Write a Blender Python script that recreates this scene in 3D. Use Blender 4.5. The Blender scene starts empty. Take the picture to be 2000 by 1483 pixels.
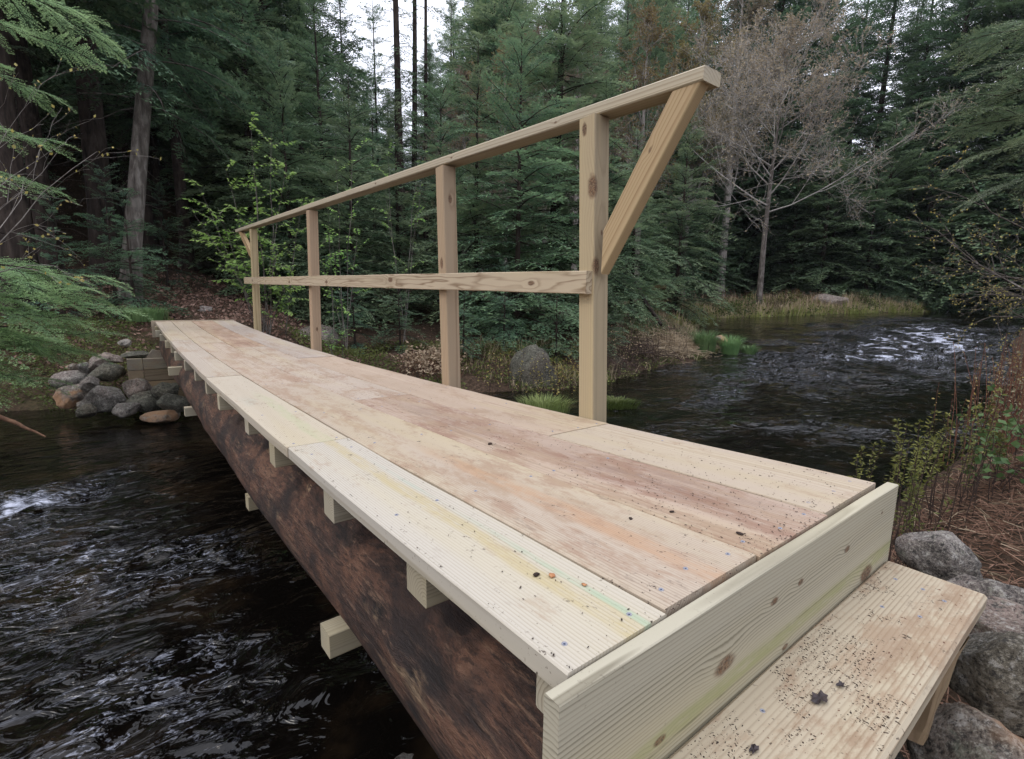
import bpy, bmesh, math, random
import numpy as np
from mathutils import Matrix, Vector
R = math.radians
scn = bpy.context.scene
col = scn.collection
random.seed(7)

# ------------------------------------------------------------------ camera
CF, YAW, PITCH, ROLL = 978.8, 0.65879, -0.16175, 0.01528
CAM = np.array([-0.408, -0.4033, 0.4704])
_fw = np.array([math.sin(YAW)*math.cos(PITCH), math.cos(YAW)*math.cos(PITCH), math.sin(PITCH)])
_r = np.array([math.cos(YAW), -math.sin(YAW), 0.0]); _u = np.cross(_r, _fw)
CR = math.cos(ROLL)*_r + math.sin(ROLL)*_u
CU = -math.sin(ROLL)*_r + math.cos(ROLL)*_u
cam_d = bpy.data.cameras.new("camera"); cam = bpy.data.objects.new("camera", cam_d); col.objects.link(cam)
cam_d.sensor_width = 36; cam_d.lens = CF/2000*36; cam_d.clip_start = 0.02; cam_d.clip_end = 2000
cam.matrix_world = Matrix(((CR[0], CU[0], -_fw[0], CAM[0]), (CR[1], CU[1], -_fw[1], CAM[1]), (CR[2], CU[2], -_fw[2], CAM[2]), (0, 0, 0, 1)))
scn.camera = cam

# ------------------------------------------------------------------ light
SUN_EL, SUN_AZ = R(50), R(-80)          # azimuth from +y towards +x : light comes from the left, downstream opening
w = bpy.data.worlds.new("World"); scn.world = w; w.use_nodes = True
nt = w.node_tree; nt.nodes.clear()
out = nt.nodes.new("ShaderNodeOutputWorld"); bg = nt.nodes.new("ShaderNodeBackground")
sky = nt.nodes.new("ShaderNodeTexSky"); sky.sky_type = 'NISHITA'; sky.sun_disc = False
sky.sun_elevation = SUN_EL; sky.sun_rotation = SUN_AZ; sky.air_density = 1.0; sky.dust_density = 2.5
tc = nt.nodes.new("ShaderNodeTexCoord"); nz = nt.nodes.new("ShaderNodeTexNoise"); nz.inputs['Scale'].default_value = 2.2
nz.inputs['Detail'].default_value = 6
nt.links.new(tc.outputs['Generated'], nz.inputs['Vector'])
rp = nt.nodes.new("ShaderNodeValToRGB"); rp.color_ramp.elements[0].position = .3; rp.color_ramp.elements[1].position = .7
rp.color_ramp.elements[0].color = (6.4, 6.6, 7.5, 1); rp.color_ramp.elements[1].color = (10.2, 10.4, 11.4, 1)
mx = nt.nodes.new("ShaderNodeMix"); mx.data_type = 'RGBA'; mx.inputs[0].default_value = 0.85
nt.links.new(nz.outputs[0], rp.inputs[0]); nt.links.new(sky.outputs[0], mx.inputs[6]); nt.links.new(rp.outputs[0], mx.inputs[7])
# overcast luminance: the zenith is about three times as bright as the horizon
sx = nt.nodes.new("ShaderNodeSeparateXYZ"); nt.links.new(tc.outputs['Generated'], sx.inputs[0])
mr = nt.nodes.new("ShaderNodeMapRange"); mr.inputs[1].default_value = 0; mr.inputs[2].default_value = 1; mr.inputs[3].default_value = .80; mr.inputs[4].default_value = 2.6
nt.links.new(sx.outputs[2], mr.inputs[0]); vm = nt.nodes.new("ShaderNodeVectorMath"); vm.operation = 'SCALE'
nt.links.new(mx.outputs[2], vm.inputs[0]); nt.links.new(mr.outputs[0], vm.inputs[3]); nt.links.new(vm.outputs[0], bg.inputs['Color']); bg.inputs['Strength'].default_value = 0.15
nt.links.new(bg.outputs[0], out.inputs['Surface'])
sd = bpy.data.lights.new("sun", 'SUN'); sd.energy = 1.0; sd.angle = R(16); sd.color = (1, .95, .88)
sun = bpy.data.objects.new("sun", sd); col.objects.link(sun)
sdir = Vector((math.cos(SUN_EL)*math.sin(SUN_AZ), math.cos(SUN_EL)*math.cos(SUN_AZ), math.sin(SUN_EL)))
sun.rotation_euler = sdir.to_track_quat('Z', 'Y').to_euler(); sun.location = (0, 0, 60)
scn.view_settings.view_transform = 'Standard'; scn.view_settings.look = 'None'
scn.view_settings.exposure = -0.27; scn.view_settings.gamma = 1.0
scn.cycles.max_bounces = 6; scn.cycles.diffuse_bounces = 3; scn.cycles.glossy_bounces = 3
scn.cycles.transmission_bounces = 3; scn.cycles.transparent_max_bounces = 6
scn.cycles.caustics_reflective = False; scn.cycles.caustics_refractive = False
scn.cycles.sample_clamp_indirect = 4.0
try:
    scn.cycles.use_denoising = True; scn.cycles.denoiser = 'OPENIMAGEDENOISE'; scn.cycles.denoising_input_passes = 'RGB_ALBEDO_NORMAL'
except Exception: pass

# ------------------------------------------------------------------ geometry helpers
def pray(px, py): return _fw + CR*(px-1000)/CF + CU*(741.5-py)/CF
def at_dist(px, py, D):                 # point seen at that photo pixel, D metres away horizontally
    d = pray(px, py); return CAM + d*(D/math.hypot(d[0], d[1]))
def on_z(px, py, z): d = pray(px, py); return CAM + d*((z-CAM[2])/d[2])
def on_y(px, py, y): d = pray(px, py); return CAM + d*((y-CAM[1])/d[1])
def ppm(D): return CF/D                 # photo pixels per metre, roughly

def vnoise(P, seed=0):
    P = np.asarray(P, float); i = np.floor(P).astype(np.int64); f = P-i; f = f*f*(3-2*f)
    def h(ix, iy, iz):
        n = (ix*374761393 + iy*668265263 + iz*1274126177 + seed*144665) & 0xffffffff
        n = ((n ^ (n >> 13))*1274126177) & 0xffffffff
        return ((n ^ (n >> 16)) & 0xffff)/32767.5-1
    r = 0
    for dx in (0, 1):
        for dy in (0, 1):
            for dz in (0, 1):
                wt = (f[..., 0] if dx else 1-f[..., 0])*(f[..., 1] if dy else 1-f[..., 1])*(f[..., 2] if dz else 1-f[..., 2])
                r = r + wt*h(i[..., 0]+dx, i[..., 1]+dy, i[..., 2]+dz)
    return r
def fbm(P, oct=4, seed=0, gain=.5):
    P = np.asarray(P, float); a, s, r = 1.0, 1.0, 0
    for k in range(oct):
        r = r + a*vnoise(P*s+k*17.3, seed+k); a *= gain; s *= 2.03
    return r
def P2(x, y, s=1.0, z=0.0): return np.stack([x*s, y*s, np.full_like(x, z)], -1)
def sm(a, b, x):
    t = np.clip((x-a)/(b-a), 0, 1); return t*t*(3-2*t)

class MB:
    """collects vertices and faces, builds ONE mesh object"""
    def __init__(s): s.v, s.f, s.n, s.attr = [], [], 0, {}
    def add(s, V, F, **attr):
        V = np.asarray(V, float).reshape(-1, 3); F = np.asarray(F, np.int64)
        s.v.append(V); s.f.append(F+s.n); s.n += len(V)
        for k, a in attr.items(): s.attr.setdefault(k, []).append(np.broadcast_to(np.asarray(a, float), (len(V),) if np.ndim(a) < 2 else (len(V), 3)))
        return s
    def build(s, name, mat, parent=None, smooth=False, loc=None):
        me = bpy.data.meshes.new(name)
        V = np.concatenate(s.v); nl = [f.shape[1] for f in s.f]
        loops = np.concatenate([f.ravel() for f in s.f]); tot = np.concatenate([np.full(len(f), f.shape[1]) for f in s.f])
        me.vertices.add(len(V)); me.vertices.foreach_set("co", V.ravel().astype(np.float32))
        me.loops.add(len(loops)); me.loops.foreach_set("vertex_index", loops.astype(np.int32))
        me.polygons.add(len(tot)); st = np.concatenate([[0], np.cumsum(tot)[:-1]])
        me.polygons.foreach_set("loop_start", st.astype(np.int32)); me.polygons.foreach_set("loop_total", tot.astype(np.int32))
        me.polygons.foreach_set("use_smooth", np.full(len(tot), smooth, bool))
        for k, a in s.attr.items():
            a = np.concatenate(a)
            if a.ndim == 2: me.attributes.new(k, 'FLOAT_VECTOR', 'POINT').data.foreach_set('vector', a.ravel().astype(np.float32))
            else: me.attributes.new(k, 'FLOAT', 'POINT').data.foreach_set('value', a.astype(np.float32))
        me.update(calc_edges=True); me.validate()
        for m in (mat if isinstance(mat, (list, tuple)) else [mat]): me.materials.append(m)
        o = bpy.data.objects.new(name, me); col.objects.link(o)
        if parent: o.parent = parent
        if loc is not None: o.location = loc
        return o
def tubes(paths, radii, sides=4, cap=True):
    """paths (B,k,3) radii (B,k) -> V,F"""
    paths = np.asarray(paths, float); radii = np.asarray(radii, float); B, k, _ = paths.shape
    t = np.gradient(paths, axis=1); t /= np.linalg.norm(t, axis=2, keepdims=True)+1e-9
    up = np.where(np.abs(t[:, :1, 2:3]) > .8, np.array([1., 0, 0]), np.array([0, 0, 1.]))
    n = np.cross(t, np.broadcast_to(up, t.shape)); n /= np.linalg.norm(n, axis=2, keepdims=True)+1e-9
    b = np.cross(n, t)
    a = np.arange(sides)*2*np.pi/sides
    V = paths[:, :, None, :]+radii[:, :, None, None]*(np.cos(a)[None, None, :, None]*n[:, :, None, :]+np.sin(a)[None, None, :, None]*b[:, :, None, :])
    idx = np.arange(B*k*sides).reshape(B, k, sides)
    p0 = idx[:, :-1, :]; p1 = idx[:, 1:, :]
    F = np.stack([p0, np.roll(p0, -1, 2), np.roll(p1, -1, 2), p1], -1).reshape(-1, 4)
    return V.reshape(-1, 3), F
def tube1(mb, path, radii, sides=8, **kw):
    V, F = tubes(np.asarray(path)[None], np.asarray(radii)[None], sides); mb.add(V, F, **kw)
    k = len(path)
    mb.add(V[:sides], np.arange(sides)[None, ::-1], **{q: (a if np.ndim(a) == 0 else a[:sides]) for q, a in kw.items()})
    mb.add(V[-sides:], np.arange(sides)[None], **{q: (a if np.ndim(a) == 0 else a[-sides:]) for q, a in kw.items()})
def tag(o, label=None, cat=None, group=None, kind=None):
    for k, v in (('label', label), ('category', cat), ('group', group), ('kind', kind)):
        if v: o[k] = v
    return o
def thing(name, label, cat, loc=(0, 0, 0), group=None):
    o = bpy.data.objects.new(name, None); col.objects.link(o); o.location = loc; o.empty_display_size = .1
    return tag(o, label, cat, group)
def copy_tree(o, parent=None):
    c = o.copy(); col.objects.link(c)
    if parent: c.parent = parent
    for ch in o.children: copy_tree(ch, c)
    return c

# ------------------------------------------------------------------ materials
class NT:
    def __init__(s, name):
        s.m = bpy.data.materials.new(name); s.m.use_nodes = True; s.t = s.m.node_tree; s.t.nodes.clear()
        s.out = s.n('ShaderNodeOutputMaterial')
    def n(s, typ, **kw):
        x = s.t.nodes.new(typ)
        for k, v in kw.items(): setattr(x, k, v)
        return x
    def l(s, a, b): s.t.links.new(a, b)
    def put(s, sock, v):
        if isinstance(v, bpy.types.NodeSocket): s.l(v, sock)
        elif v is not None:
            if sock.type == 'RGBA' and len(v) == 3: v = (*v, 1)
            sock.default_value = v
    def noise(s, vec, scale, detail=4, rough=.55, dist=0.0, out=0):
        x = s.n('ShaderNodeTexNoise'); s.put(x.inputs['Vector'], vec); x.inputs['Scale'].default_value = scale
        x.inputs['Detail'].default_value = detail; x.inputs['Roughness'].default_value = rough; x.inputs['Distortion'].default_value = dist
        return x.outputs[out]
    def voro(s, vec, scale, feature='F1', out=0):
        x = s.n('ShaderNodeTexVoronoi', feature=feature); s.put(x.inputs['Vector'], vec); x.inputs['Scale'].default_value = scale
        return x.outputs[out]
    def math(s, op, a, b=None, c=None, clamp=False):
        x = s.n('ShaderNodeMath', operation=op, use_clamp=clamp)
        for i, v in enumerate((a, b, c)):
            if v is not None: s.put(x.inputs[i], v)
        return x.outputs[0]
    def vmath(s, op, a, b=None, out=0):
        x = s.n('ShaderNodeVectorMath', operation=op); s.put(x.inputs[0], a)
        if b is not None:
            s.put(x.inputs[3] if op == 'SCALE' else x.inputs[1], b)
        return x.outputs[out]
    def ss(s, v, a, b, lo=0.0, hi=1.0):
        x = s.n('ShaderNodeMapRange', interpolation_type='SMOOTHSTEP'); s.put(x.inputs[0], v)
        for i, q in enumerate((a, b, lo, hi)): s.put(x.inputs[i+1], q)
        return x.outputs[0]
    def mix(s, f, a, b, blend='MIX'):
        x = s.n('ShaderNodeMix', data_type='RGBA', blend_type=blend); s.put(x.inputs[0], f); s.put(x.inputs[6], a); s.put(x.inputs[7], b)
        return x.outputs[2]
    def ramp(s, f, stops):
        x = s.n('ShaderNodeValToRGB'); s.put(x.inputs[0], f); e = x.color_ramp.elements
        while len(e) < len(stops): e.new(.5)
        for q, (p, c) in zip(e, stops): q.position = p; q.color = (*c, 1)
        return x.outputs[0]
    def sep(s, v):
        x = s.n('ShaderNodeSeparateXYZ'); s.put(x.inputs[0], v); return x.outputs
    def comb(s, a, b, c):
        x = s.n('ShaderNodeCombineXYZ'); s.put(x.inputs[0], a); s.put(x.inputs[1], b); s.put(x.inputs[2], c); return x.outputs[0]
    def attr(s, name, out=1): x = s.n('ShaderNodeAttribute', attribute_name=name); return x.outputs[out]
    def pos(s): return s.n('ShaderNodeNewGeometry').outputs['Position']
    def obj(s): return s.n('ShaderNodeTexCoord').outputs['Object']
    def rand(s): return s.n('ShaderNodeObjectInfo').outputs['Random']
    def bump(s, h, strength=.5, dist=.01, normal=None):
        x = s.n('ShaderNodeBump'); s.put(x.inputs['Height'], h); x.inputs['Strength'].default_value = strength; x.inputs['Distance'].default_value = dist
        if normal is not None: s.l(normal, x.inputs['Normal'])
        return x.outputs[0]
    def pbsdf(s, color, rough=.8, normal=None, spec=.3, **kw):
        x = s.n('ShaderNodeBsdfPrincipled'); s.put(x.inputs['Base Color'], color); s.put(x.inputs['Roughness'], rough)
        x.inputs['Specular IOR Level'].default_value = spec
        if normal is not None: s.l(normal, x.inputs['Normal'])
        for k, v in kw.items(): s.put(x.inputs[k], v)
        return x.outputs[0]
    def surf(s, sh): s.l(sh, s.out.inputs['Surface']); return s.m

def wood(name, light=(.56, .47, .32), late=(.36, .27, .16), freq=130, dirt=0.0, speck=0.0, knots=(), streaks=(), tint=.25, contrast=.75, pith=None, dirtcol=(.24, .155, .10), grey=0.0, aspect=.06, warp=.010, ybias=None, greyface=0.0):
    """sawn pine: growth rings around a pith line that runs along the board (attribute wc: x across, y along, z thickness)"""
    def tone(c, k=.715, sat=.97):
        g = (c[0]+c[1]+c[2])/3; return tuple(k*(g+(v-g)*sat) for v in c)
    light, late = tone(light), tone(late, .66); streaks = [(*q_[:5], tone(q_[5]), q_[6]) for q_ in streaks]
    t = NT(name); q = t.attr('wc'); rnd = t.rand()
    X, Y, Z = t.sep(q)[:3]
    off = t.math('MULTIPLY', rnd, 37.0)
    qs = t.comb(X, t.math('ADD', t.math('MULTIPLY', Y, aspect), off), Z)
    dv = t.n('ShaderNodeTexNoise'); t.l(qs, dv.inputs['Vector']); dv.inputs['Scale'].default_value = 9; dv.inputs['Detail'].default_value = 3
    dx = t.math('MULTIPLY', t.math('SUBTRACT', t.sep(dv.outputs[1])[0], .5), warp*4)
    dz = t.math('MULTIPLY', t.math('SUBTRACT', t.sep(dv.outputs[1])[1], .5), warp*4)
    if pith is None:
        px = t.math('MULTIPLY', t.math('SUBTRACT', rnd, .5), .16); pz = t.math('SUBTRACT', t.math('MULTIPLY', t.math('FRACT', t.math('MULTIPLY', rnd, 7.31)), -.10), .035)
    else: px, pz = pith
    rx = t.math('ADD', t.math('SUBTRACT', X, px), dx); rz = t.math('ADD', t.math('SUBTRACT', Z, pz), dz)
    r = t.math('SQRT', t.math('ADD', t.math('MULTIPLY', rx, rx), t.math('MULTIPLY', rz, rz)))
    kmask = None
    for (kx, ky, kz, kr) in knots:
        d = t.vmath('LENGTH', t.vmath('MULTIPLY', t.vmath('SUBTRACT', q, (kx, ky, kz)), (1, .5, 1)), out=1)
        d = t.math('ADD', d, t.math('MULTIPLY', t.math('SUBTRACT', t.noise(q, 60, 3), .5), kr*.5))
        r = t.math('ADD', r, t.math('MULTIPLY', t.ss(d, 0, kr*3.5, 1, 0), kr*.9))
        km = t.ss(d, kr*.6, kr*1.15, 1, 0)
        kmask = km if kmask is None else t.math('MAXIMUM', kmask, km)
    fr = t.math('FRACT', t.math('ADD', t.math('MULTIPLY', r, freq), t.math('MULTIPLY', t.noise(qs, 30, 2), .5)))
    ring = t.ramp(fr, [(0, (0, 0, 0)), (.5, (.10, .10, .10)), (.84, (1, 1, 1)), (1, (.05, .05, .05))])
    ring = t.math('MULTIPLY', ring, t.ss(t.noise(qs, 14, 2), .25, .7, .35, 1))
    c = t.mix(t.math('MULTIPLY', ring, contrast), light, late)
    # board-to-board and along-board tint
    hv = t.n('ShaderNodeHueSaturation'); t.l(c, hv.inputs['Color'])
    t.put(hv.inputs['Value'], t.math('ADD', 1-tint*.5, t.math('MULTIPLY', t.math('FRACT', t.math('MULTIPLY', rnd, 3.7)), tint)))
    t.put(hv.inputs['Saturation'], t.math('ADD', .8, t.math('MULTIPLY', t.math('FRACT', t.math('MULTIPLY', rnd, 11.3)), .35)))
    c = hv.outputs[0]
    c = t.mix(t.math('MULTIPLY', t.ss(t.noise(qs, 5, 3), .45, .75), .35), c, (.43, .36, .19))   # greenish treatment mottling
    if grey: c = t.mix(t.math('MULTIPLY', t.ss(t.noise(qs, 11, 5, .65), .36, .66), grey), c, (.20, .185, .16))
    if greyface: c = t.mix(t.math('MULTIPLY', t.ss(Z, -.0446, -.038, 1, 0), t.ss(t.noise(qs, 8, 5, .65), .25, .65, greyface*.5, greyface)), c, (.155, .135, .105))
    for (axis, c0, wd, y0, y1, scol, amt) in streaks:
        u = t.math('ADD', X if axis == 'x' else Z, t.math('MULTIPLY', t.math('SUBTRACT', t.noise(t.comb(0, Y, off), 1.6, 3), .5), wd*1.8))
        m = t.ss(t.math('ABSOLUTE', t.math('SUBTRACT', u, c0)), wd*.35, wd, 1, 0)
        m = t.math('MULTIPLY', m, t.math('MULTIPLY', t.ss(Y, y0-.15, y0+.1), t.ss(Y, y1-.3, y1+.25, 1, 0)))
        m = t.math('MULTIPLY', m, t.ss(t.noise(qs, 25, 3), .2, .6, .45, 1))
        m = t.math('MULTIPLY', m, t.ss(t.noise(t.comb(X, t.math('MULTIPLY', Y, .18), Z), 34, 6, .75), .38, .56, .25, 1)); c = t.mix(t.math('MULTIPLY', m, amt*.8), c, scol)
    if kmask is not None: c = t.mix(t.math('MULTIPLY', kmask, t.ss(t.noise(q, 120, 4, .7), .3, .6, .55, .95)), c, t.mix(t.ss(t.noise(q, 210, 3), .4, .6), (.06, .032, .02), (.16, .085, .045)))
    if dirt:
        dq = t.comb(X, t.math('ADD', t.math('MULTIPLY', Y, .32), off), Z)
        base = t.noise(dq, 7.5, 8, .70, .4); fine = t.noise(dq, 55, 6, .75)
        dm = t.ss(t.math('ADD', t.math('MULTIPLY', base, .72), t.math('MULTIPLY', fine, .40)), (.655-.185*dirt), (.76-.16*dirt))
        if ybias: dm = t.math('MULTIPLY', dm, t.ss(Y, ybias[0], ybias[1]))
        c = t.mix(t.math('MULTIPLY', dm, .34+.42*dirt), c, t.mix(t.ss(t.noise(dq, 13, 4), .35, .65), dirtcol, (.28, .195, .125)))
        c = t.mix(t.math('MULTIPLY', t.ss(t.noise(dq, 24, 6, .75), .60, .70), .55*dirt), c, (.10, .062, .045))
    if speck:
        sp = t.math('MULTIPLY', t.ss(t.noise(q, 75, 3, .7), .62, .68), t.ss(t.noise(q, 7, 4, .6), .45, .62))
        sp2 = t.ss(t.noise(q, 150, 2), .70, .735)
        c = t.mix(t.math('MULTIPLY', t.math('MAXIMUM', sp, t.math('MULTIPLY', sp2, .6)), speck), c, (.045, .028, .02))
    bh = t.math('ADD', t.math('MULTIPLY', ring, .5), t.math('MULTIPLY', t.noise(qs, 120, 3), .6))
    return t.surf(t.pbsdf(c, .72, t.bump(bh, .28, .0014), .25))

def m_log():
    t = NT('log_bark'); q = t.attr('wc'); X, Y, Z = t.sep(q)[:3]
    s1 = t.comb(X, t.math('MULTIPLY', Y, .35), Z); s2 = t.comb(X, t.math('MULTIPLY', Y, .12), Z)
    a = t.noise(s1, 8, 8, .68, .25); b = t.noise(s2, 46, 6, .75); g = t.noise(s1, 10, 7, .7, .2)
    c = t.ramp(a, [(.36, (.012, .009, .008)), (.46, (.052, .029, .021)), (.56, (.118, .058, .036)), (.70, (.18, .098, .06))])
    c = t.mix(t.math('MULTIPLY', t.ss(b, .54, .62), .5), c, (.23, .14, .09))
    c = t.mix(t.math('MULTIPLY', t.ss(t.noise(t.comb(X, t.math('MULTIPLY', Y, .2), Z), 95, 4, .8), .50, .40), .7), c, (.018, .012, .010))
    lt = t.math('MULTIPLY', t.ss(g, .56, .63), t.ss(t.noise(s1, 3.5, 4, .6), .44, .58))
    c = t.mix(t.math('MULTIPLY', lt, .8), c, t.mix(t.ss(b, .4, .6), (.34, .235, .14), (.14, .083, .05)))
    c = t.mix(t.math('MULTIPLY', t.ss(t.noise(q, 2.2, 5, .6), .5, .58), .7), c, (.018, .013, .012))
    h = t.math('ADD', t.math('MULTIPLY', a, .8), t.math('ADD', t.math('MULTIPLY', b, .5), t.math('MULTIPLY', g, .5)))
    return t.surf(t.pbsdf(c, .60, t.bump(h, 1.0, .03), .35))
def m_rock(name='granite', tint=(1, 1, 1), orange=0.0, dark=1.0):
    tint = tuple(.80*k*w_ for k, w_ in zip(tint, (1.10, 1.0, .90)))
    t = NT(name); q = t.obj(); rnd = t.rand(); q = t.vmath('ADD', q, t.comb(t.math('MULTIPLY', rnd, 31.), t.math('MULTIPLY', rnd, 17.), 0))
    a = t.noise(q, 3.5, 6, .6); b = t.noise(q, 26, 6, .72); v = t.voro(q, 90)
    c = t.ramp(a, [(.32, tuple(.075*k for k in tint)), (.5, tuple(.19*k for k in tint)), (.68, tuple(.34*k for k in tint))])
    c = t.mix(t.ss(t.noise(q, 1.6, 3), .48, .66), c, t.mix(b, (.13, .10, .088), (.30, .245, .22)))
    c = t.mix(t.math('MULTIPLY', t.ss(b, .54, .64), .7), c, (.46, .44, .40))
    c = t.mix(t.math('MULTIPLY', t.ss(b, .38, .48, 1, 0), .8), c, (.035, .033, .031))
    c = t.mix(t.math('MULTIPLY', t.ss(v, .0, .25, 1, 0), .35), c, (.04, .038, .038))
    f = t.noise(q, 95, 5, .8); c = t.mix(t.math('MULTIPLY', t.ss(f, .53, .60), .55), c, (.42, .39, .32)); c = t.mix(t.math('MULTIPLY', t.ss(f, .40, .46, 1, 0), .8), c, (.022, .02, .018))
    if orange: c = t.mix(t.math('MULTIPLY', t.ss(t.noise(q, 2.4, 4), .5, .6), orange), c, (.40, .22, .11))
    lich = t.ss(t.noise(q, 6, 5, .7), .60, .68); c = t.mix(t.math('MULTIPLY', lich, .45), c, (.25, .27, .20))
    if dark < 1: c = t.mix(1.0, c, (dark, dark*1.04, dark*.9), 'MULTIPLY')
    z = t.sep(t.pos())[2]; wet = t.ss(t.math('ADD', z, t.math('MULTIPLY', a, .14)), -1.38, -1.26, 1, 0)
    c = t.mix(t.math('MULTIPLY', wet, .7), c, (.018, .014, .011))
    h = t.math('ADD', a, t.math('ADD', t.math('MULTIPLY', b, .5), t.math('MULTIPLY', f, .25)))
    return t.surf(t.pbsdf(c, t.math('SUBTRACT', .85, t.math('MULTIPLY', wet, .6)), t.bump(h, 1.0, .05), .3))
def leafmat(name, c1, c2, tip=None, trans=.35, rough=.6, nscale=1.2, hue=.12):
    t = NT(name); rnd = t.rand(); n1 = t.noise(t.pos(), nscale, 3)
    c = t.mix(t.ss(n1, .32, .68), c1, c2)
    if tip is not None: c = t.mix(t.math('MULTIPLY', t.attr('tip', 2), .8), c, tip)  # paler tips: new growth, with light on the branch ends put into the colour
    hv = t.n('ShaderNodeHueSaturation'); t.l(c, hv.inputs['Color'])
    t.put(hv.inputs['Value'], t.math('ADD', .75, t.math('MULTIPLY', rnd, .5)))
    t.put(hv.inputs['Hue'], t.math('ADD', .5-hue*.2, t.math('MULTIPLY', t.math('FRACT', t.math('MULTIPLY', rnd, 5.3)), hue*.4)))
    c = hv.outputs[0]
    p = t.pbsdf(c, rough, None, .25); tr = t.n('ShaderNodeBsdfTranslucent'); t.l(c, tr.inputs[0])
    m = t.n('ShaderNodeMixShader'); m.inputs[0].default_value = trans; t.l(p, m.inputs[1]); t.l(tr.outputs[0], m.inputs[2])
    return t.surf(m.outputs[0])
def barkmat(name, c1, c2, c3, scale=9):
    t = NT(name); q = t.obj(); X, Y, Z = t.sep(q)[:3]; s = t.comb(X, Y, t.math('MULTIPLY', Z, .22))
    a = t.noise(s, scale, 6, .65, .5); b = t.noise(q, 2.3, 4)
    c = t.ramp(a, [(.33, c1), (.52, c2), (.72, c3)])
    c = t.mix(t.math('MULTIPLY', t.ss(b, .52, .66), .4), c, c3)
    return t.surf(t.pbsdf(c, .9, t.bump(a, .9, .03), .15))
def plain(name, c1, c2, scale=8, rough=.85, bump=.3):
    t = NT(name); q = t.obj(); a = t.noise(q, scale, 5, .6)
    return t.surf(t.pbsdf(t.mix(t.ss(a, .3, .7), c1, c2), rough, t.bump(a, bump, .01), .2))
def m_ground():
    t = NT('forest_floor'); q = t.pos(); a = t.noise(q, 1.1, 6, .6); b = t.noise(q, 14, 6, .7); v = t.voro(q, 26)
    c = t.ramp(b, [(.3, (.012, .009, .007)), (.48, (.045, .030, .020)), (.66, (.095, .062, .042)), (.8, (.17, .12, .085))])
    c = t.mix(t.math('MULTIPLY', t.ss(v, 0, .3, 1, 0), .4), c, (.13, .085, .055))
    g = t.attr('green', 2); gm = t.math('MULTIPLY', g, t.ss(t.noise(q, 3, 5, .7), .38, .58))
    c = t.mix(t.math('MULTIPLY', gm, .75), c, t.mix(b, (.025, .035, .010), (.075, .095, .028)))
    z = t.sep(q)[2]
    return t.surf(t.pbsdf(c, .95, t.bump(t.math('ADD', b, a), .8, .06), .1))
def m_water():
    t = NT('river_water'); q = t.pos(); foam = t.attr('foam', 2); turb = t.attr('turb', 2)
    X, Y, Z = t.sep(q)[:3]
    # ripples: stretched across the current
    s1 = t.comb(t.math('MULTIPLY', X, .62), t.math('MULTIPLY', Y, 1.0), 0)
    n1 = t.noise(s1, 2.2, 2, .45, 1.2); n2 = t.noise(s1, 6.0, 3, .5, 1.6); n3 = t.noise(s1, 20, 2, .5, .6)
    n1 = t.math('POWER', t.math('MULTIPLY', n1, 1.45), 4.0); n2 = t.math('POWER', t.math('MULTIPLY', n2, 1.45), 4.0)
    h = t.math('ADD', t.math('MULTIPLY', n1, .55), t.math('ADD', t.math('MULTIPLY', n2, .26), t.math('MULTIPLY', n3, .02)))
    h = t.math('MULTIPLY', h, turb)
    nrm = t.bump(h, 1.0, .30)
    deep = t.mix(t.ss(t.noise(q, 1.6, 5, .65), .48, .72), (.0025, .002, .0016), (.014, .009, .005))
    fn = t.noise(t.comb(t.math('MULTIPLY', X, .6), Y, 0), 20, 5, .75, 1.0)
    fm = t.math('MULTIPLY', t.ss(t.math('ADD', t.math('MULTIPLY', foam, .50), t.math('MULTIPLY', fn, .75)), .66, .90), .8)
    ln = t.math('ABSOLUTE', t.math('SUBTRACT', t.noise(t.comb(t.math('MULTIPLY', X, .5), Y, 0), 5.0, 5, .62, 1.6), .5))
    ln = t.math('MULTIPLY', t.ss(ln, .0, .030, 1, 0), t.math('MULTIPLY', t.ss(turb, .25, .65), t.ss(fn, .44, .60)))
    fm = t.math('MAXIMUM', fm, t.math('MULTIPLY', ln, .42))  # thin sky reflections on the ripples, painted in with the foam colour
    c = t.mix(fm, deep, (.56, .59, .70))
    return t.surf(t.pbsdf(c, t.math('ADD', .04, t.math('MULTIPLY', fm, .5)), nrm, .5, IOR=1.33))

BARK_DARK = barkmat('dark_hemlock_bark', (.012, .009, .008), (.038, .028, .023), (.075, .058, .048))
BARK_GREY = barkmat('grey_bark', (.05, .042, .036), (.13, .112, .098), (.27, .245, .22), 11)
BARK_PALE = barkmat('pale_twig_bark', (.15, .13, .115), (.27, .245, .22), (.40, .37, .34), 14)
BARK_WHITE = barkmat('silvery_twig_bark', (.22, .20, .18), (.36, .335, .305), (.48, .455, .42), 14)
BUD_TAN = leafmat('tan_bud', (.28, .225, .14), (.38, .32, .20), None, .3, .6, .8, .06)
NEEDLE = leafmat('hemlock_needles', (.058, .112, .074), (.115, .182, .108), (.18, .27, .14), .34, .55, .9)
NEEDLE_MID = leafmat('painted_lit_hemlock_needles', (.092, .165, .106), (.178, .255, .148), (.26, .35, .18), .36, .55, .6, .2)  # same needles as the left wood, stronger light put into the colour
NEEDLE_FAR = leafmat('far_hemlock_needles', (.052, .098, .066), (.115, .178, .102), (.17, .25, .13), .32, .6, .35)
NEEDLE_NEAR = leafmat('near_hemlock_needles', (.14, .265, .145), (.23, .37, .18), (.33, .49, .23), .45, .5, 3)
LEAF_GREEN = leafmat('bright_spring_leaf', (.27, .47, .12), (.42, .62, .19), None, .5, .45, 2, .06)
LEAF_YEL = leafmat('yellow_bud_leaf', (.30, .22, .07), (.42, .36, .12), None, .4, .5, 2, .1)
BUD_BROWN = leafmat('brown_bud', (.21, .165, .105), (.29, .24, .155), None, .3, .6, .8, .12)
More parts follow.
